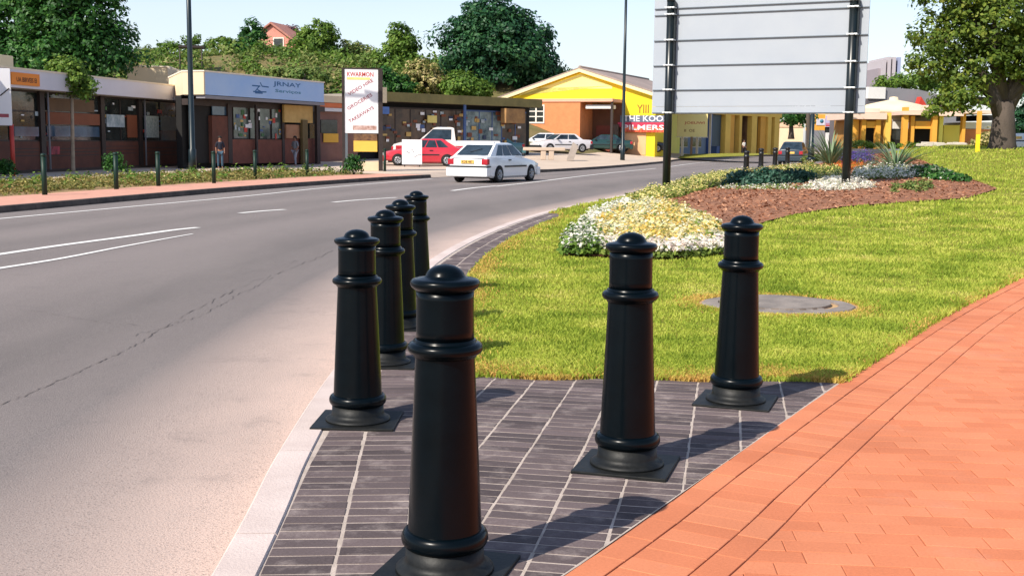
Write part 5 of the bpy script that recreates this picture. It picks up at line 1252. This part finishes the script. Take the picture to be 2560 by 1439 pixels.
pb_('pink_roof', pinkr, 2134, 271, 2200, 281.5, 1.5, 9); pb_('pink_roof', pinkr, 2272, 263, 2345, 277.5, 1.0, 9); pb_('white_band', white_r, 2414, 306, 2486, 322, 2.0, 7); pb_('window', dark, 2448, 288, 2484, 301, 1.8, 7); pb_('brick_base', or_b, 2414, 323, 2486, 366, 2.1, 7)
b = MB(); cx, cz = f.loc(2233, 276, 5); b.lathe([(3.1, 0), (3.0, .35), (2.3, .8), (1.2, 1.05), (.4, 1.2), (.35, 1.45), (.02, 1.5)], 20, c=(cx, 5, cz-.3)); b.build('low_dome', cream, t)
e = thing('stone_edging', 'low row of pale stones edging the far side of the lawn', 'edging', (f.o.x, f.o.y, 1.36), f.rz); b = MB()
for k in range(26):
    xx = f.x(2290+k*4.6, -1.5, 362); r_ = random.uniform(.16, .3); b.bbox(xx-r_, xx+r_, -2.1-r_*.6, -2.1+r_*.6, -.1, random.uniform(.1, .28), .04)
b.build('stones', mat('pale_stone', s(200, 190, 178), .9, .1, 2), e); e.children[0]['kind'] = 'stuff'
# ---------- J: big grey building behind
q0 = at(2163, 300, 150); f = Frame((q0.x, q0.y), (q0.x+20, q0.y+4)); t = thing('building', 'large grey hall with a white end wall behind the porticos', 'building', (f.o.x, f.o.y, 0), f.rz)
bpart('white_wall', white_r, t, (f.x(2163), f.x(2206), -.3, 10, f.z(2185, 247), f.z(2185, 218))); bpart('wall', mat('dark_cladding', s(92, 88, 92), .8, .05, 1), t, (f.x(2163), f.x(2206), -.1, 10, 0, f.z(2185, 247.1)))
b = MB(); b.prism([(f.x(2206)+.01, 0), (f.x(2400), 0), (f.x(2400), f.z(2400, 250)), (f.x(2290), f.z(2290, 224)), (f.x(2206)+.01, f.z(2206, 219))], 'y', 0, 14); b.build('grey_wall', grey_m, t)
b = MB(); xx, zz = f.loc(2297, 250, -1); b.prism([(xx-.2, zz-1), (xx+1.3, zz-1), (xx+.2, zz+.4)], 'y', -1.2, -.2); b.build('red_gable', red_l, t)
# ---------- towers
f = Frame((186, 560), (260, 560)); t = thing('tower_block', 'pale high-rise tower blocks in the distance left of the big tree', 'tower', (f.o.x, f.o.y, 0), 0)
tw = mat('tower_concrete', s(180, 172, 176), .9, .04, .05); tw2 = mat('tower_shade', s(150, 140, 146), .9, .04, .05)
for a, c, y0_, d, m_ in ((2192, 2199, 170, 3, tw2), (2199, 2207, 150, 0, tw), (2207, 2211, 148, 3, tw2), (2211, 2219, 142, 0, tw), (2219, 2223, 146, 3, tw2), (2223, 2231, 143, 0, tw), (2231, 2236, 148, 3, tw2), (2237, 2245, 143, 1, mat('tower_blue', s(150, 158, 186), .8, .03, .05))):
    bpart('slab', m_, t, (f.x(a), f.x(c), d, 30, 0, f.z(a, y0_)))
# ---------- pink house on the hill
q = at(697, 128, 134); t = thing('house', 'pink gabled house on the ridge among the trees', 'house', (q.x, q.y, q.z-.6), R(-14)); t.scale = (1.2, 1.2, 1.2)
pk = mat('pink_brick', s(206, 138, 122), .85, .1, 1.5); k = 134/2900
b = MB(); b.prism([(-1.9, -1), (2.0, -1), (2.0, 1.1), (-.6, 3.0), (-1.9, 2.2)], 'y', 0, 5); b.build('wall', pk, t)
b = MB(); b.prism([(-.7, 3.02), (2.35, .9), (2.35, 1.08), (-.65, 3.2)], 'y', -.3, 5.2); b.prism([(-2.25, 1.95), (-.71, 3.02), (-.66, 3.2), (-2.3, 2.12)], 'y', -.3, 5.2); b.build('roof', mat('terracotta', s(176, 120, 106), .85, .1, 2), t)
w_ = bpart('window', wfr, t, (-.55, .55, -.06, -.002, .55, 1.75)); bpart('pane', glass, w_, (-.45, .45, -.08, -.062, .65, 1.65))
bpart('terrace', cream, t, (-.5, 3.0, -1.6, -.1, -.8, .1))
tree_px('hill_tree', 'bare purplish-brown tree just above the pink house', (722, 130), 138, [(722, 85, 24, 22, 0), (705, 78, 20, 14, 0)], 'leaf_purple', 50, 30, .5, .3, tr=(105, 0, .12), group=HT)
# roof-top frame behind the tall lamp
q = at(510, 170, 112); t = thing('carport', 'dark flat canopy on thin posts high on the hill behind the lamp post', 'canopy', (q.x, q.y, q.z), R(10)); zz = 1.8
b = MB(); b.box(-2.2, .1, -1, 1, zz, zz+.2); b.build('roof', brown_d, t); b = MB()
for xx in (-2.1, -.1): b.tube([(xx, -.9, -1.5), (xx, -.9, zz)], .06, 6)
b.build('posts', brown_d, t)
# ================================================================ SIGNS
q = gp(903, 427); f = Frame((q.x-1.0, q.y-.0), (q.x+1.0, q.y+.25)); t = thing('banner_sign', 'tall white banner sign with three diagonal crimson text lines between dark posts', 'sign', f.o, f.rz)
def fx(px, py): return f.loc(px, py)
xa, z1 = fx(861, 173); xb = fx(945, 173)[0]; z0 = fx(900, 333)[1]
bpart('panel', white_s, t, (xa, xb, -.05, .05, z0, z1)); bpart('post', brown_d, t, (xb+.01, xb+.2, -.1, .12, 0, z1+.05)); bpart('post', brown_d, t, (xa-.12, xa-.01, -.08, .1, 0, z1+.05)); bpart('top_bar', brown_d, t, (xa, xb, -.06, .06, z1+.003, z1+.06))
bpart('post', mat('grey_tube', s(96, 104, 110), .5, .1, 2), t, (xa, xa+.12, -.06, .04, 0, z0-.003))
text_mesh('heading', 'KWARMON', red_l, t, xa+.12, -.056, fx(900, 192)[1], .2, (xb-xa)*.78)
bpart('yellow_strip', mat('yellow_strip', s(242, 216, 130), .7, .1, 3), t, (xa+.1, xb-.35, -.056, -.0505, fx(900, 200)[1], fx(900, 194)[1]))
for px, py, tx in ((873, 240, 'VIDEO HIRE'), (871, 276, 'GROCERIES'), (875, 308, 'TAKEAWAYS')):
    u, zz = fx(px, py); text_mesh('lettering', tx, pink_l, t, u, -.056, zz, .15, 1.25, rot=R(31))
bpart('picture_strip', mat('food_picture', s(150, 104, 88), .7, .3, 6, c2=s(226, 196, 186)), t, (xa+.35, xb-.08, -.056, -.0505, fx(900, 325)[1], fx(900, 314)[1]))
bpart('yellow_panel', mat('amber_panel', s(240, 190, 80), .6, .05, 2), t, (fx(884, 360)[0], fx(943, 360)[0], -.1, 0, fx(900, 379)[1], fx(900, 352)[1])); bpart('picture_panel', mat('dark_food_picture', s(70, 44, 36), .6, .4, 5, c2=s(150, 110, 70)), t, (fx(884, 350)[0], fx(943, 350)[0], -.08, -.02, fx(900, 351)[1], fx(900, 334)[1]-.01))
bpart('base_wall', cream, t, (fx(886, 410)[0], fx(947, 410)[0], .15, .35, 0, fx(900, 404)[1]))
q = hit(1030, 417); f = Frame((q.x-.5, q.y), (q.x+.5, q.y+.02)); t = thing('small_sign', 'plain white free-standing sign in front of the red pickup', 'sign', f.o, f.rz)
bpart('panel', white_s, t, (f.x(1005, 0, 370), f.x(1055, 0, 370), -.04, .04, f.z(1030, 411), f.z(1030, 349))); bpart('foot', brown_d, t, (f.x(1010), f.x(1013), -.05, .05, -.02, f.z(1030, 411)-.003), (f.x(1047), f.x(1050), -.05, .05, -.02, f.z(1030, 411)-.003))
b = MB(); rr = random.Random(3)
for k in range(9):
    u = f.x(1016+k*4); zz = f.z(1030, 385+rr.uniform(-9, 8)); b.box(u, u+rr.uniform(.05, .12), -.046, -.041, zz, zz+.035)
b.build('lettering', grey_m, t.children[0])
q = at(1729, 384, 105.3); q.z = H(q.x, q.y); f = Frame((q.x-1, q.y), (q.x+1, q.y+.05)); t = thing('yellow_sign', 'pale yellow sign board on a single post under the billboard', 'sign', f.o, f.rz)
bpart('board', mat('pale_yellow_board', s(246, 226, 150), .6, .04, 1), t, (f.x(1693, 0, 310), f.x(1769, 0, 310), -.05, .05, f.z(1730, 342), f.z(1730, 284))); bpart('post', mat('timber_post', s(150, 116, 84), .8, .1, 2), t, (f.x(1727), f.x(1732), -.06, .06, 0, f.z(1730, 342)-.003)); bpart('frame', trim_w, t, (f.x(1692, 0, 310)-.03, f.x(1770, 0, 310)+.03, -.02, .055, f.z(1730, 342.5)-.04, f.z(1730, 342)-.002))
text_mesh('lettering', 'JOEUWI', red_l, t, f.x(1711, 0, 310), -.056, f.z(1730, 312), .28, f.x(1761, 0, 310)-f.x(1711, 0, 310)); text_mesh('lettering', 'II  OE', mat('brown_lettering', s(150, 96, 50), .7, .1, 2), t, f.x(1711, 0, 310), -.056, f.z(1730, 330), .24, f.x(1737, 0, 310)-f.x(1711, 0, 310))
# concrete rail in front of the white cars
q = hit(1370, 397); t = thing('concrete_rail', 'low beige concrete rail on stubby legs in front of the white cars', 'barrier', (q.x, q.y, q.z), R(4)); k = q.y/FPX
b = MB(); b.bbox(-62*k, 42*k, -.2, .2, 20*k, 28*k, .04); b.build('beam', conc_b, t)
for xx in (-12, 8): b = MB(); b.bbox(xx*k-.16, xx*k+.16, -.16, .16, -.05, 20*k-.002, .03); b.build('leg', conc_b, t)
q = hit(1428, 398); t = thing('stone_bollard', 'leaning grey stone marker beside the concrete rail', 'marker', (q.x, q.y, q.z-.05)); b = MB(); b.prism([(-.3, 0), (.15, 0), (.45, .9), (.1, 1.15), (-.1, .6)], 'y', -.15, .15); b.build('stone', mat('grey_stone', s(168, 156, 146), .9, .1, 3), t)
# slim yellow post on the lawn, hedge
q = hit(2443, 381); t = thing('yellow_post', 'slim post, orange above and yellow below, on the far lawn', 'post', q); k = q.y/FPX
b = MB(); b.box(-4.5*k, 4.5*k, -.08, .08, 45*k, 101*k); b.build('upper_post', yel_o, t); b = MB(); b.box(-4*k, 4*k, -.075, .075, -.1, 45*k-.002); b.build('lower_post', yel_v, t)
tree_px('hedge', 'low yellow-green hedge left of the big trunk', (2466, 372), 72, [(2460, 350, 18, 20, 0), (2480, 345, 18, 22, 0), (2440, 360, 14, 12, 0)], 'leaf_cream', 80, 34, .25, .16, zb=1.2, cat='hedge')
tree_px('hedge', 'green shrubs along the foot of the yellow arcade columns', (2160, 366), 98, [(2140, 360, 26, 8, 0), (2180, 362, 22, 5, 0), (2230, 362, 26, 6, 0), (2290, 362, 20, 5, 0)], 'leaf_mid', 90, 34, .25, .16, zb=1.2, cat='hedge')
isl = [hit(*p) for p in [(1685, 396), (1700, 386), (1850, 383), (1930, 384), (1890, 389), (1780, 393)]]
struct(sheet('grass_island', [(p.x, p.y) for p in isl], lambda x, y: H(x, y)+.01, lawn_m, 1.5))
# ---- extra life in the left shops: downpipes, wires, goods behind the glass
ws = [o for o in bpy.data.objects if o.name.startswith('shop') and o.type == 'EMPTY']
fA = Frame(A0, A1); tA = ws[0]; rr = random.Random(9)
for px in (108, 352):
    xx = fA.x(px); b = MB(); b.tube([(xx+.22, -.12, .1), (xx+.22, -.12, 3.1)], .04, 8); b.build('downpipe', grey_m, tA)
goods_m = [ypost, blue_m, tan_s, white_s, red_l, mat('green_goods', s(70, 110, 70), .7, .2, 3), mat('dull_goods', s(96, 84, 76), .8, .2, 3)]
for i in range(46):
    px = rr.uniform(30, 445); py = rr.uniform(256, 335); w_, h_ = rr.uniform(3, 12), rr.uniform(3, 12); off = .018+.0012*i/46*8
    xa, za = fA.loc(px, py, off); xb, zb_ = fA.loc(px+w_, py+h_, off)
    if 1.3 < zb_ < za < 3.0: bpart('window_goods', rr.choice(goods_m), tA, (xa, xb, off-.006, off+.02, zb_, za))
fB = Frame(B0, B1); tB = ws[1]
for i in range(34):
    px = rr.uniform(584, 700); py = rr.uniform(268, 338); w_, h_ = rr.uniform(3, 9), rr.uniform(3, 14); off = .955+.001*i
    xa, za = fB.loc(px, py, off); xb, zb_ = fB.loc(px+w_, py+h_, off)
    bpart('window_goods', rr.choice(goods_m), tB, (xa, xb, off-.006, off+.006, zb_, za))
for px0, px1, py in ((118, 248, 372), (265, 342, 366), (362, 445, 370), (34, 98, 372)):
    for k in range(3):
        xa, za = fA.loc(px0, py+k*9, -.01); xb, _ = fA.loc(px1, py+k*9, -.01); bpart('panel_groove', brown_d, tA, (xa, xb, -.006, -.001, za-.015, za+.015))
# ================================================================ VEHICLES
tyre = mat('tyre_rubber', s(28, 27, 27), .85, .15, 20); rimm = mat('wheel_rim', s(176, 178, 182), .35, .1, 5, metal=.6)
cglass = mat('car_glass', s(20, 28, 34), .08, .3, 1.5, c2=s(56, 70, 80), spec=.5); trimk = mat('black_trim', s(26, 28, 32), .5, .1, 6); tail = mat('tail_lens', s(176, 34, 48), .25, .1, 6); headl = mat('head_lens', s(222, 224, 226), .12, .05, 6); amber = mat('amber_lens', s(226, 140, 60), .25, .05, 6)
plate_y = mat('yellow_number_plate', s(238, 190, 96), .5, .05, 6); under = mat('underbody', s(18, 17, 17), .9, .1, 5)
def carpaint(name, c): return mat(name, c, .22, .03, 2, coat=.6, spec=.5)
def wheel(t, x, y, r, w_, side):
    b = MB(); prof = [(r*.62, -w_/2), (r*.93, -w_/2), (r, -w_/2+.03), (r, w_/2-.03), (r*.93, w_/2), (r*.62, w_/2), (r*.62, -w_/2)]
    b.lathe(prof, 28, cap=False); o = b.build('wheel', tyre, t); o.rotation_euler = (R(90), 0, 0); o.location = (x, y, r)
    b = MB(); n = 28; b.lathe([(r*.63, -.04), (r*.63, .05), (r*.55, .035), (r*.2, .02), (r*.16, .05), (.01, .055)], 24)
    for k in range(7):
        a = k*2*math.pi/7; b.tube([(math.cos(a)*r*.18, math.sin(a)*r*.18, .045), (math.cos(a)*r*.58, math.sin(a)*r*.58, .05)], .022, 5)
    rr = b.build('rim', rimm, o); rr.location = (0, 0, side*(w_/2-.045)); rr.rotation_euler = (R(180) if side < 0 else 0, 0, 0)
def loft(secs, close=True):
    n = len(secs[0]); b = MB(); vs = [p for s_ in secs for p in s_]
    fs = [(i*n+k, i*n+(k+1) % n, (i+1)*n+(k+1) % n, (i+1)*n+k) for i in range(len(secs)-1) for k in range(n)]
    fs += [list(range(n))[::-1], [(len(secs)-1)*n+k for k in range(n)]]; b.add(vs, fs, 0, True); return b
def car(label, kind, paint_, loc, rz, group, front_x=0, opts=()):
    """front towards +x, rear bumper at x=0"""
    SP = {
     # stations: x, half width, z bottom, z belt/hood ; greenhouse: rear base, rear roof, front roof, front base, z belt, z roof
     'hatch': dict(st=[(0, .70, .40, .80), (.05, .78, .30, .92), (.30, .83, .18, .95), (1.0, .85, .16, .93), (2.6, .85, .16, .91), (3.0, .85, .16, .88), (3.7, .83, .24, .78), (4.05, .78, .28, .70), (4.18, .68, .38, .60)], gh=(.22, .98, 2.2, 3.02, .92, 1.41), wh=(.80, 3.35), r=.285, W=.85),
     'sedan': dict(st=[(0, .72, .42, .84), (.06, .80, .30, .93), (.8, .85, .24, .96), (1.2, .86, .22, .95), (2.9, .86, .22, .93), (3.4, .86, .22, .90), (4.1, .84, .24, .80), (4.45, .78, .28, .70), (4.55, .68, .4, .60)], gh=(.75, 1.35, 2.6, 3.35, .94, 1.40), wh=(.9, 3.65), r=.31, W=.86),
     'pickup': dict(st=[(0, .78, .45, .98), (.05, .80, .40, 1.02), (1.8, .82, .35, 1.02), (2.2, .83, .32, 1.02), (3.5, .83, .32, 1.0), (3.9, .83, .32, .98), (4.5, .80, .34, .92), (4.8, .76, .38, .84), (4.88, .68, .48, .74)], gh=(2.02, 2.1, 3.0, 3.7, 1.02, 1.62), wh=(.95, 4.05), r=.34, W=.83),
    }[kind]
    t = thing(opts[0] if opts else 'parked_car', label, 'car' if kind != 'pickup' else 'pickup truck', loc, rz, group)
    secs = []
    for x, hw, zb_, zt_ in SP['st']:
        h = [(hw*.90, zb_), (hw*.985, zb_+.07), (hw, zb_+(zt_-zb_)*.45), (hw*.985, zt_-.14), (hw*.94, zt_-.03), (hw*.80, zt_+.005), (hw*.4, zt_+.025)]
        secs.append([(x, y, z) for y, z in h]+[(x, -y, z) for y, z in reversed(h)])
    b = loft(secs); o = b.build('body', paint_, t); o.data.set_sharp_from_angle(angle=R(38))
    r0, r1, f1, f0, zb_, zr = SP['gh']; W = SP['W']; wb = W*.90; wr = W*.70
    def gsec(x0_, x1_, u):  # height fraction
        return None
    V_ = [(r0, wb, zb_-.02), (f0, wb*.97, zb_-.02), (f0, -wb*.97, zb_-.02), (r0, -wb, zb_-.02), (r1, wr, zr-.04), (f1, wr, zr-.04), (f1, -wr, zr-.04), (r1, -wr, zr-.04), (r1+.12, wr*.85, zr), (f1-.15, wr*.85, zr), (f1-.15, -wr*.85, zr), (r1+.12, -wr*.85, zr)]
    b = MB(); b.add(V_, [(0, 1, 5, 4), (1, 2, 6, 5), (2, 3, 7, 6), (3, 0, 4, 7), (4, 5, 9, 8), (5, 6, 10, 9), (6, 7, 11, 10), (7, 4, 8, 11), (8, 9, 10, 11)], 0, True)
    o = b.build('cabin', paint_, t); o.data.set_sharp_from_angle(angle=R(30))
    def glassq(name, A, B_, C_, D_, iu=.06, iv=.1, ivt=.06, m_=cglass):
        A, B_, C_, D_ = map(Vector, (A, B_, C_, D_)); n_ = (B_-A).cross(D_-A).normalized(); ctr = Vector(((r0+f0)/2, 0, 1.0))
        if n_.dot((A+C_)/2-ctr) < 0: n_ = -n_
        P_ = lambda u, v: (A.lerp(B_, u)).lerp(D_.lerp(C_, u), v)+n_*.008
        bb = MB(); bb.quad(P_(iu, iv), P_(1-iu, iv), P_(1-iu, 1-ivt), P_(iu, 1-ivt)); return bb.build(name, m_, t, False)
    glassq('rear_window', V_[0], V_[3], V_[7], V_[4], .07, .14, .1); glassq('windscreen', V_[1], V_[2], V_[6], V_[5], .05, .06, .08)
    for sg in (1, -1):
        a, c, d, e = (V_[0], V_[1], V_[5], V_[4]) if sg > 0 else (V_[3], V_[2], V_[6], V_[7])
        a, c, d, e = map(Vector, (a, c, d, e))
        if kind == 'pickup': segs = [(.12, .93)]
        elif kind == 'hatch': segs = [(.16, .36), (.385, .62), (.645, .95)]
        else: segs = [(.14, .5), (.53, .94)]
        for u0, u1 in segs:
            glassq('side_window', a.lerp(c, u0), a.lerp(c, u1), e.lerp(d, min(1, u1 if u1 < .9 else .985)), e.lerp(d, max(0.02, u0)), .0, .12, .1)
    for x in SP['wh']:
        for sg in (1, -1):
            bb = MB(); bb.lathe([(SP['r']*1.10, -.06), (SP['r']*1.10, .0), (.02, .001)], 24); ar = bb.build('wheel_arch', under, t); ar.rotation_euler = (R(90)*(-sg), 0, 0); ar.location = (x, sg*(W+.003), SP['r']+.02)
            wheel(t, x, sg*(W-.075), SP['r'], .19, -sg)
    L_ = SP['st'][-1][0]
    # bumpers, lights, plates, trim
    bm_ = 'bumper'; low = opts[1] if len(opts) > 1 else paint_
    b = MB(); b.bbox(-.10, .22, -W*.98, W*.98, .22, .55, .06); b.build('bumper', low, t); b = MB(); b.bbox(L_-.2, L_+.08, -W*.95, W*.95, .22, .52, .05); b.build('bumper', low, t)
    b = MB(); b.bbox(-.104, .2, -W*.985, W*.985, .555, .60, .01); b.build('bumper_strip', trimk, t)
    for sg in (1, -1):
        b = MB(); b.bbox(-.012, .16, sg*W*.80-.12, sg*W*.80+.12, .64, .84, .02); b.build('tail_light', tail, t)
        b = MB(); b.bbox(L_-.3, L_-.02, sg*W*.72-.14, sg*W*.72+.14, .52, .66, .03); b.build('headlight', headl, t)
        b = MB(); b.bbox(f0-.42, f0-.28, sg*(W+.02)-.06, sg*(W+.02)+.09 if sg > 0 else sg*(W+.02)+.06, .93, 1.05, .03); b.build('mirror', trimk, t)
        b = MB(); b.box(SP['wh'][0]+.4, SP['wh'][1]-.4, sg*(W+.001)-.012, sg*(W+.001)+.012, .545, .605); b.build('side_strip', trimk, t)
        b = MB(); b.bbox(r1+.55, r1+.73, sg*(W-.005)-.02, sg*(W-.005)+.02, .78, .82, .008); b.build('door_handle', trimk, t)
    b = MB(); b.box(-.03, -.005, -.26, .26, .68, .80); np_ = b.build('number_plate', plate_y, t)
    b = MB(); b.box(.3, L_-.3, -W*.8, W*.8, .16, .32); b.build('underbody', under, t)
    return t, SP
white_c = carpaint('white_car_paint', s(232, 234, 236))
pc = on_road(1166, 456); 
HEAD = R(90-27)
t, _ = car('white five-door hatchback driving away along the road', 'hatch', white_c, (0, 0, 0), 0, 'cars', opts=('hatchback_car',))
# rear axle centre placed on the road, heading away to the right
rc = on_road(1189, 456); t.location = (rc.x-.27, rc.y-.5, road_z(rc.x, rc.y)+.0); t.rotation_euler = (0, 0, HEAD)
b = MB(); b.bbox(1.0, 1.12, -.5, .5, 1.395, 1.43, .012); b.build('spoiler', white_c, t); b = MB(); b.box(-.012, .01, -.66, .66, .862, .872); b.build('boot_seam', trimk, t); b = MB(); b.tube([(.45, .15, 1.08), (.62, -.25, 1.19)], .012, 5); b.build('wiper', trimk, t); 
o = text_mesh('plate_text', 'KDB 487', trimk, t, 0, 0, 0, .085, .42); 
for v in o.data.vertices: v.co = Vector((-.034, -.0+(.21-v.co.x), v.co.z+.697))
# parked vehicles
red_c = carpaint('red_car_paint', s(196, 44, 58)); green_c = carpaint('dark_green_car_paint', s(22, 58, 54)); black_c = carpaint('black_car_paint', s(30, 30, 38)); dgrey = carpaint('blue_grey_car_paint', s(44, 58, 70)); teal_c = carpaint('teal_car_paint', s(62, 108, 116))
def place(px, py): q = hit(px, py); return (q.x, q.y, H(q.x, q.y))
q = hit(1215, 404); t, _ = car('white pickup truck with a red lower side parked behind the red hatchback', 'pickup', carpaint('pickup_white', s(236, 226, 216)), (-.75, 65.0, H(-2, 64)), R(183), 'cars', opts=('pickup_truck', red_c)); t.scale = (1.22, 1.15, 1.24)
b = MB()
for sg in (1, -1): b.bbox(.15, 4.7, sg*.83-.012, sg*.83+.012, .42, .80, .006)
b.bbox(4.6, 4.9, -.74, .74, .5, .76, .04); b.build('red_lower_panel', red_c, t)
car('red hatchback parked side-on in front of the white pickup', 'hatch', red_c, (-2.68, 61.6, H(-2.7, 61.6)), R(182), 'cars')
x_, y_, z_ = place(1352, 377); car('white car nearest the white window of the orange wing', 'sedan', white_c, (x_+2.4, y_, z_), R(178), 'cars')
x_, y_, z_ = place(1450, 381); car('white car with dark bumper left of the dark green car', 'sedan', carpaint('silver_white_paint', s(222, 218, 220)), (x_+.6, y_+1.0, z_), R(206), 'cars', opts=('parked_car', trimk))
x_, y_, z_ = place(1560, 379); car('dark green car with a pale front wheel parked before the yellow building', 'sedan', green_c, (x_+.6, y_-.5, z_), R(176), 'cars')
x_, y_, z_ = place(1555, 380); car('black car parked half behind the tall lamp post', 'sedan', black_c, (x_-.4, y_+3.2, z_), R(-4), 'cars')
x_, y_, z_ = place(1235, 392); car('teal car parked close to the cluttered shop window', 'sedan', teal_c, (x_+2.0, y_+3.5, z_), R(182), 'cars')
t, _ = car('dark blue-grey car on the road behind the far dark posts', 'hatch', dgrey, (19.45, 82, road_z(19.45, 82)), R(70), 'cars'); t.scale = (1.08, 1.05, 1.15)
x_, y_, z_ = place(2560, 378); car('white car cut by the right edge beyond the big trunk', 'sedan', white_c, (x_+3.2, y_+8, z_-.1), R(5), 'cars')
# ================================================================ PEOPLE
skin = mat('skin', s(150, 104, 82), .6, .05, 6); hairm = mat('dark_hair', s(30, 24, 22), .7, .1, 20)
def skinmesh(name, verts, edges, rad, m_, parent, root=0, sub=1):
    me = bpy.data.meshes.new(name); me.from_pydata([tuple(v) for v in verts], edges, []); o = bpy.data.objects.new(name, me); col.objects.link(o)
    md = o.modifiers.new('Skin', 'SKIN'); md.use_smooth_shade = True
    if not me.skin_vertices:
        bm = bmesh.new(); bm.from_mesh(me); bm.verts.layers.skin.verify(); bm.to_mesh(me); bm.free()
    for i, sv in enumerate(me.skin_vertices[0].data):
        sv.radius = (rad[i], rad[i]*.8) if isinstance(rad[i], float) else rad[i]; sv.use_root = (i == root)
    s2 = o.modifiers.new('Sub', 'SUBSURF'); s2.levels = sub; s2.render_levels = sub
    dg = bpy.context.evaluated_depsgraph_get(); nm = bpy.data.meshes.new_from_object(o.evaluated_get(dg)); bpy.data.objects.remove(o)
    nm.materials.clear(); nm.materials.append(m_); o = bpy.data.objects.new(name, nm); col.objects.link(o); o.parent = parent
    nm.polygons.foreach_set('use_smooth', [True]*len(nm.polygons)); return o
def person(label, loc, rz, h, top, bottom, stride=.1, arm=.12, dress=False):
    t = thing('person', label, 'person', loc, rz, 'people'); k = h/1.72; V3 = lambda x, y, z: Vector((x, y, z))*k
    V_ = [V3(0, 0, .92), V3(0, 0, 1.08), V3(0, 0, 1.28), V3(0, 0, 1.42), V3(0, -.01, 1.50), V3(0, -.02, 1.58), V3(0, -.02, 1.66),
          V3(.09, 0, .86), V3(.10, -stride, .48), V3(.10, -stride*.6, .08), V3(.10, -stride*.6-.13, .035),
          V3(-.09, 0, .86), V3(-.10, stride, .48), V3(-.10, stride*1.3, .08), V3(-.10, stride*1.3-.13, .035),
          V3(.17, 0, 1.38), V3(.22, .02, 1.12), V3(.22, -arm, .90), V3(.21, -arm-.03, .80), V3(-.17, 0, 1.38), V3(-.22, .02, 1.12), V3(-.22, -arm, .90), V3(-.21, -arm-.03, .80)]
    E_ = [(0, 1), (1, 2), (2, 3), (3, 4), (4, 5), (5, 6), (0, 7), (7, 8), (8, 9), (9, 10), (0, 11), (11, 12), (12, 13), (13, 14), (3, 15), (15, 16), (16, 17), (17, 18), (3, 19), (19, 20), (20, 21), (21, 22)]
    r_ = [.13, .12, .14, .10, .055, .09, .075, .085, .06, .04, .035, .085, .06, .04, .035, .05, .042, .032, .028, .05, .042, .032, .028]
    r_ = [float(a*k) for a in r_]
    skinmesh('body', V_, E_, r_, skin, t)
    ex = lambda a: float(a*k+.014)
    top_i = [0, 1, 2, 3, 15, 16, 19, 20]; mp = {j: i for i, j in enumerate(top_i)}
    skinmesh('shirt', [V_[j] for j in top_i], [(mp[a], mp[c]) for a, c in E_ if a in mp and c in mp], [ex([.13, .12, .14, .11, .05, .05, .05, .05][i]) for i in range(8)], top, t)
    if dress:
        b = MB(); b.lathe([(.15*k, 1.0*k), (.17*k, .9*k), (.22*k, .5*k), (.24*k, .42*k)], 16); b.build('skirt', bottom, t)
    else:
        bi = [0, 7, 8, 9, 11, 12, 13]; mp = {j: i for i, j in enumerate(bi)}
        skinmesh('trousers', [V_[j] for j in bi], [(mp[a], mp[c]) for a, c in E_ if a in mp and c in mp], [ex([.135, .09, .066, .05, .09, .066, .05][i]) for i in range(7)], bottom, t)
    bm = bmesh.new(); bmesh.ops.create_uvsphere(bm, u_segments=16, v_segments=10, radius=.112*k)
    for v in bm.verts:
        if v.co.y < -.03 and v.co.z < .03*k: v.co.y = -.03
        v.co += Vector((0, .012, 1.645))*k
    me = bpy.data.meshes.new('hair'); bm.to_mesh(me); bm.free(); me.materials.append(hairm); o = bpy.data.objects.new('hair', me); col.objects.link(o); o.parent = t
    b = MB(); b.add([V3(-.012, -.108, 1.60), V3(.012, -.108, 1.60), V3(0, -.135, 1.60), V3(0, -.10, 1.635)], [(0, 1, 2), (0, 2, 3), (1, 3, 2)]); b.build('nose', skin, t)
    for sx in (-.035, .035):
        b = MB(); b.lathe([(.002, 0), (.011*k, .004), (.002, .008)], 8); e_ = b.build('eye', hairm, t, False); e_.location = V3(sx, -.104, 1.635); e_.rotation_euler = (R(90), 0, 0)
    b = MB(); b.box(-.022*k, .022*k, -.102*k, -.09*k, 1.565*k, 1.572*k); b.build('mouth', mat('lips', s(120, 66, 58), .6, .05, 5), t)
    return t
jean = mat('blue_jeans', s(58, 84, 104), .85, .15, 8); navy = mat('navy_shirt', s(26, 30, 46), .85, .1, 8); grey_t = mat('grey_shirt', s(120, 122, 128), .85, .1, 8); whit_t = mat('white_shirt', s(222, 216, 204), .85, .05, 8); dkt = mat('dark_trousers', s(36, 34, 38), .85, .1, 8); lil = mat('pale_trousers', s(150, 150, 160), .85, .1, 8)
q = at(551, 415, 53.2); person('person in a dark shirt and blue jeans standing by the dark shop doorway', (q.x, q.y, 0), R(20), 1.45, navy, jean, .05)
q = at(738, 407.5, 59.0); person('person in a grey top and pale trousers before the tan kiosk front', (q.x, q.y, 0), R(-30), 1.5, grey_t, lil, .12)
q = hit(1860, 366); q = at(1860, 366, 128.5); person('person in a white top walking by the yellow columns', (q.x, q.y, hL(q.x, q.y)), R(30), 1.7, whit_t, dkt, .14)
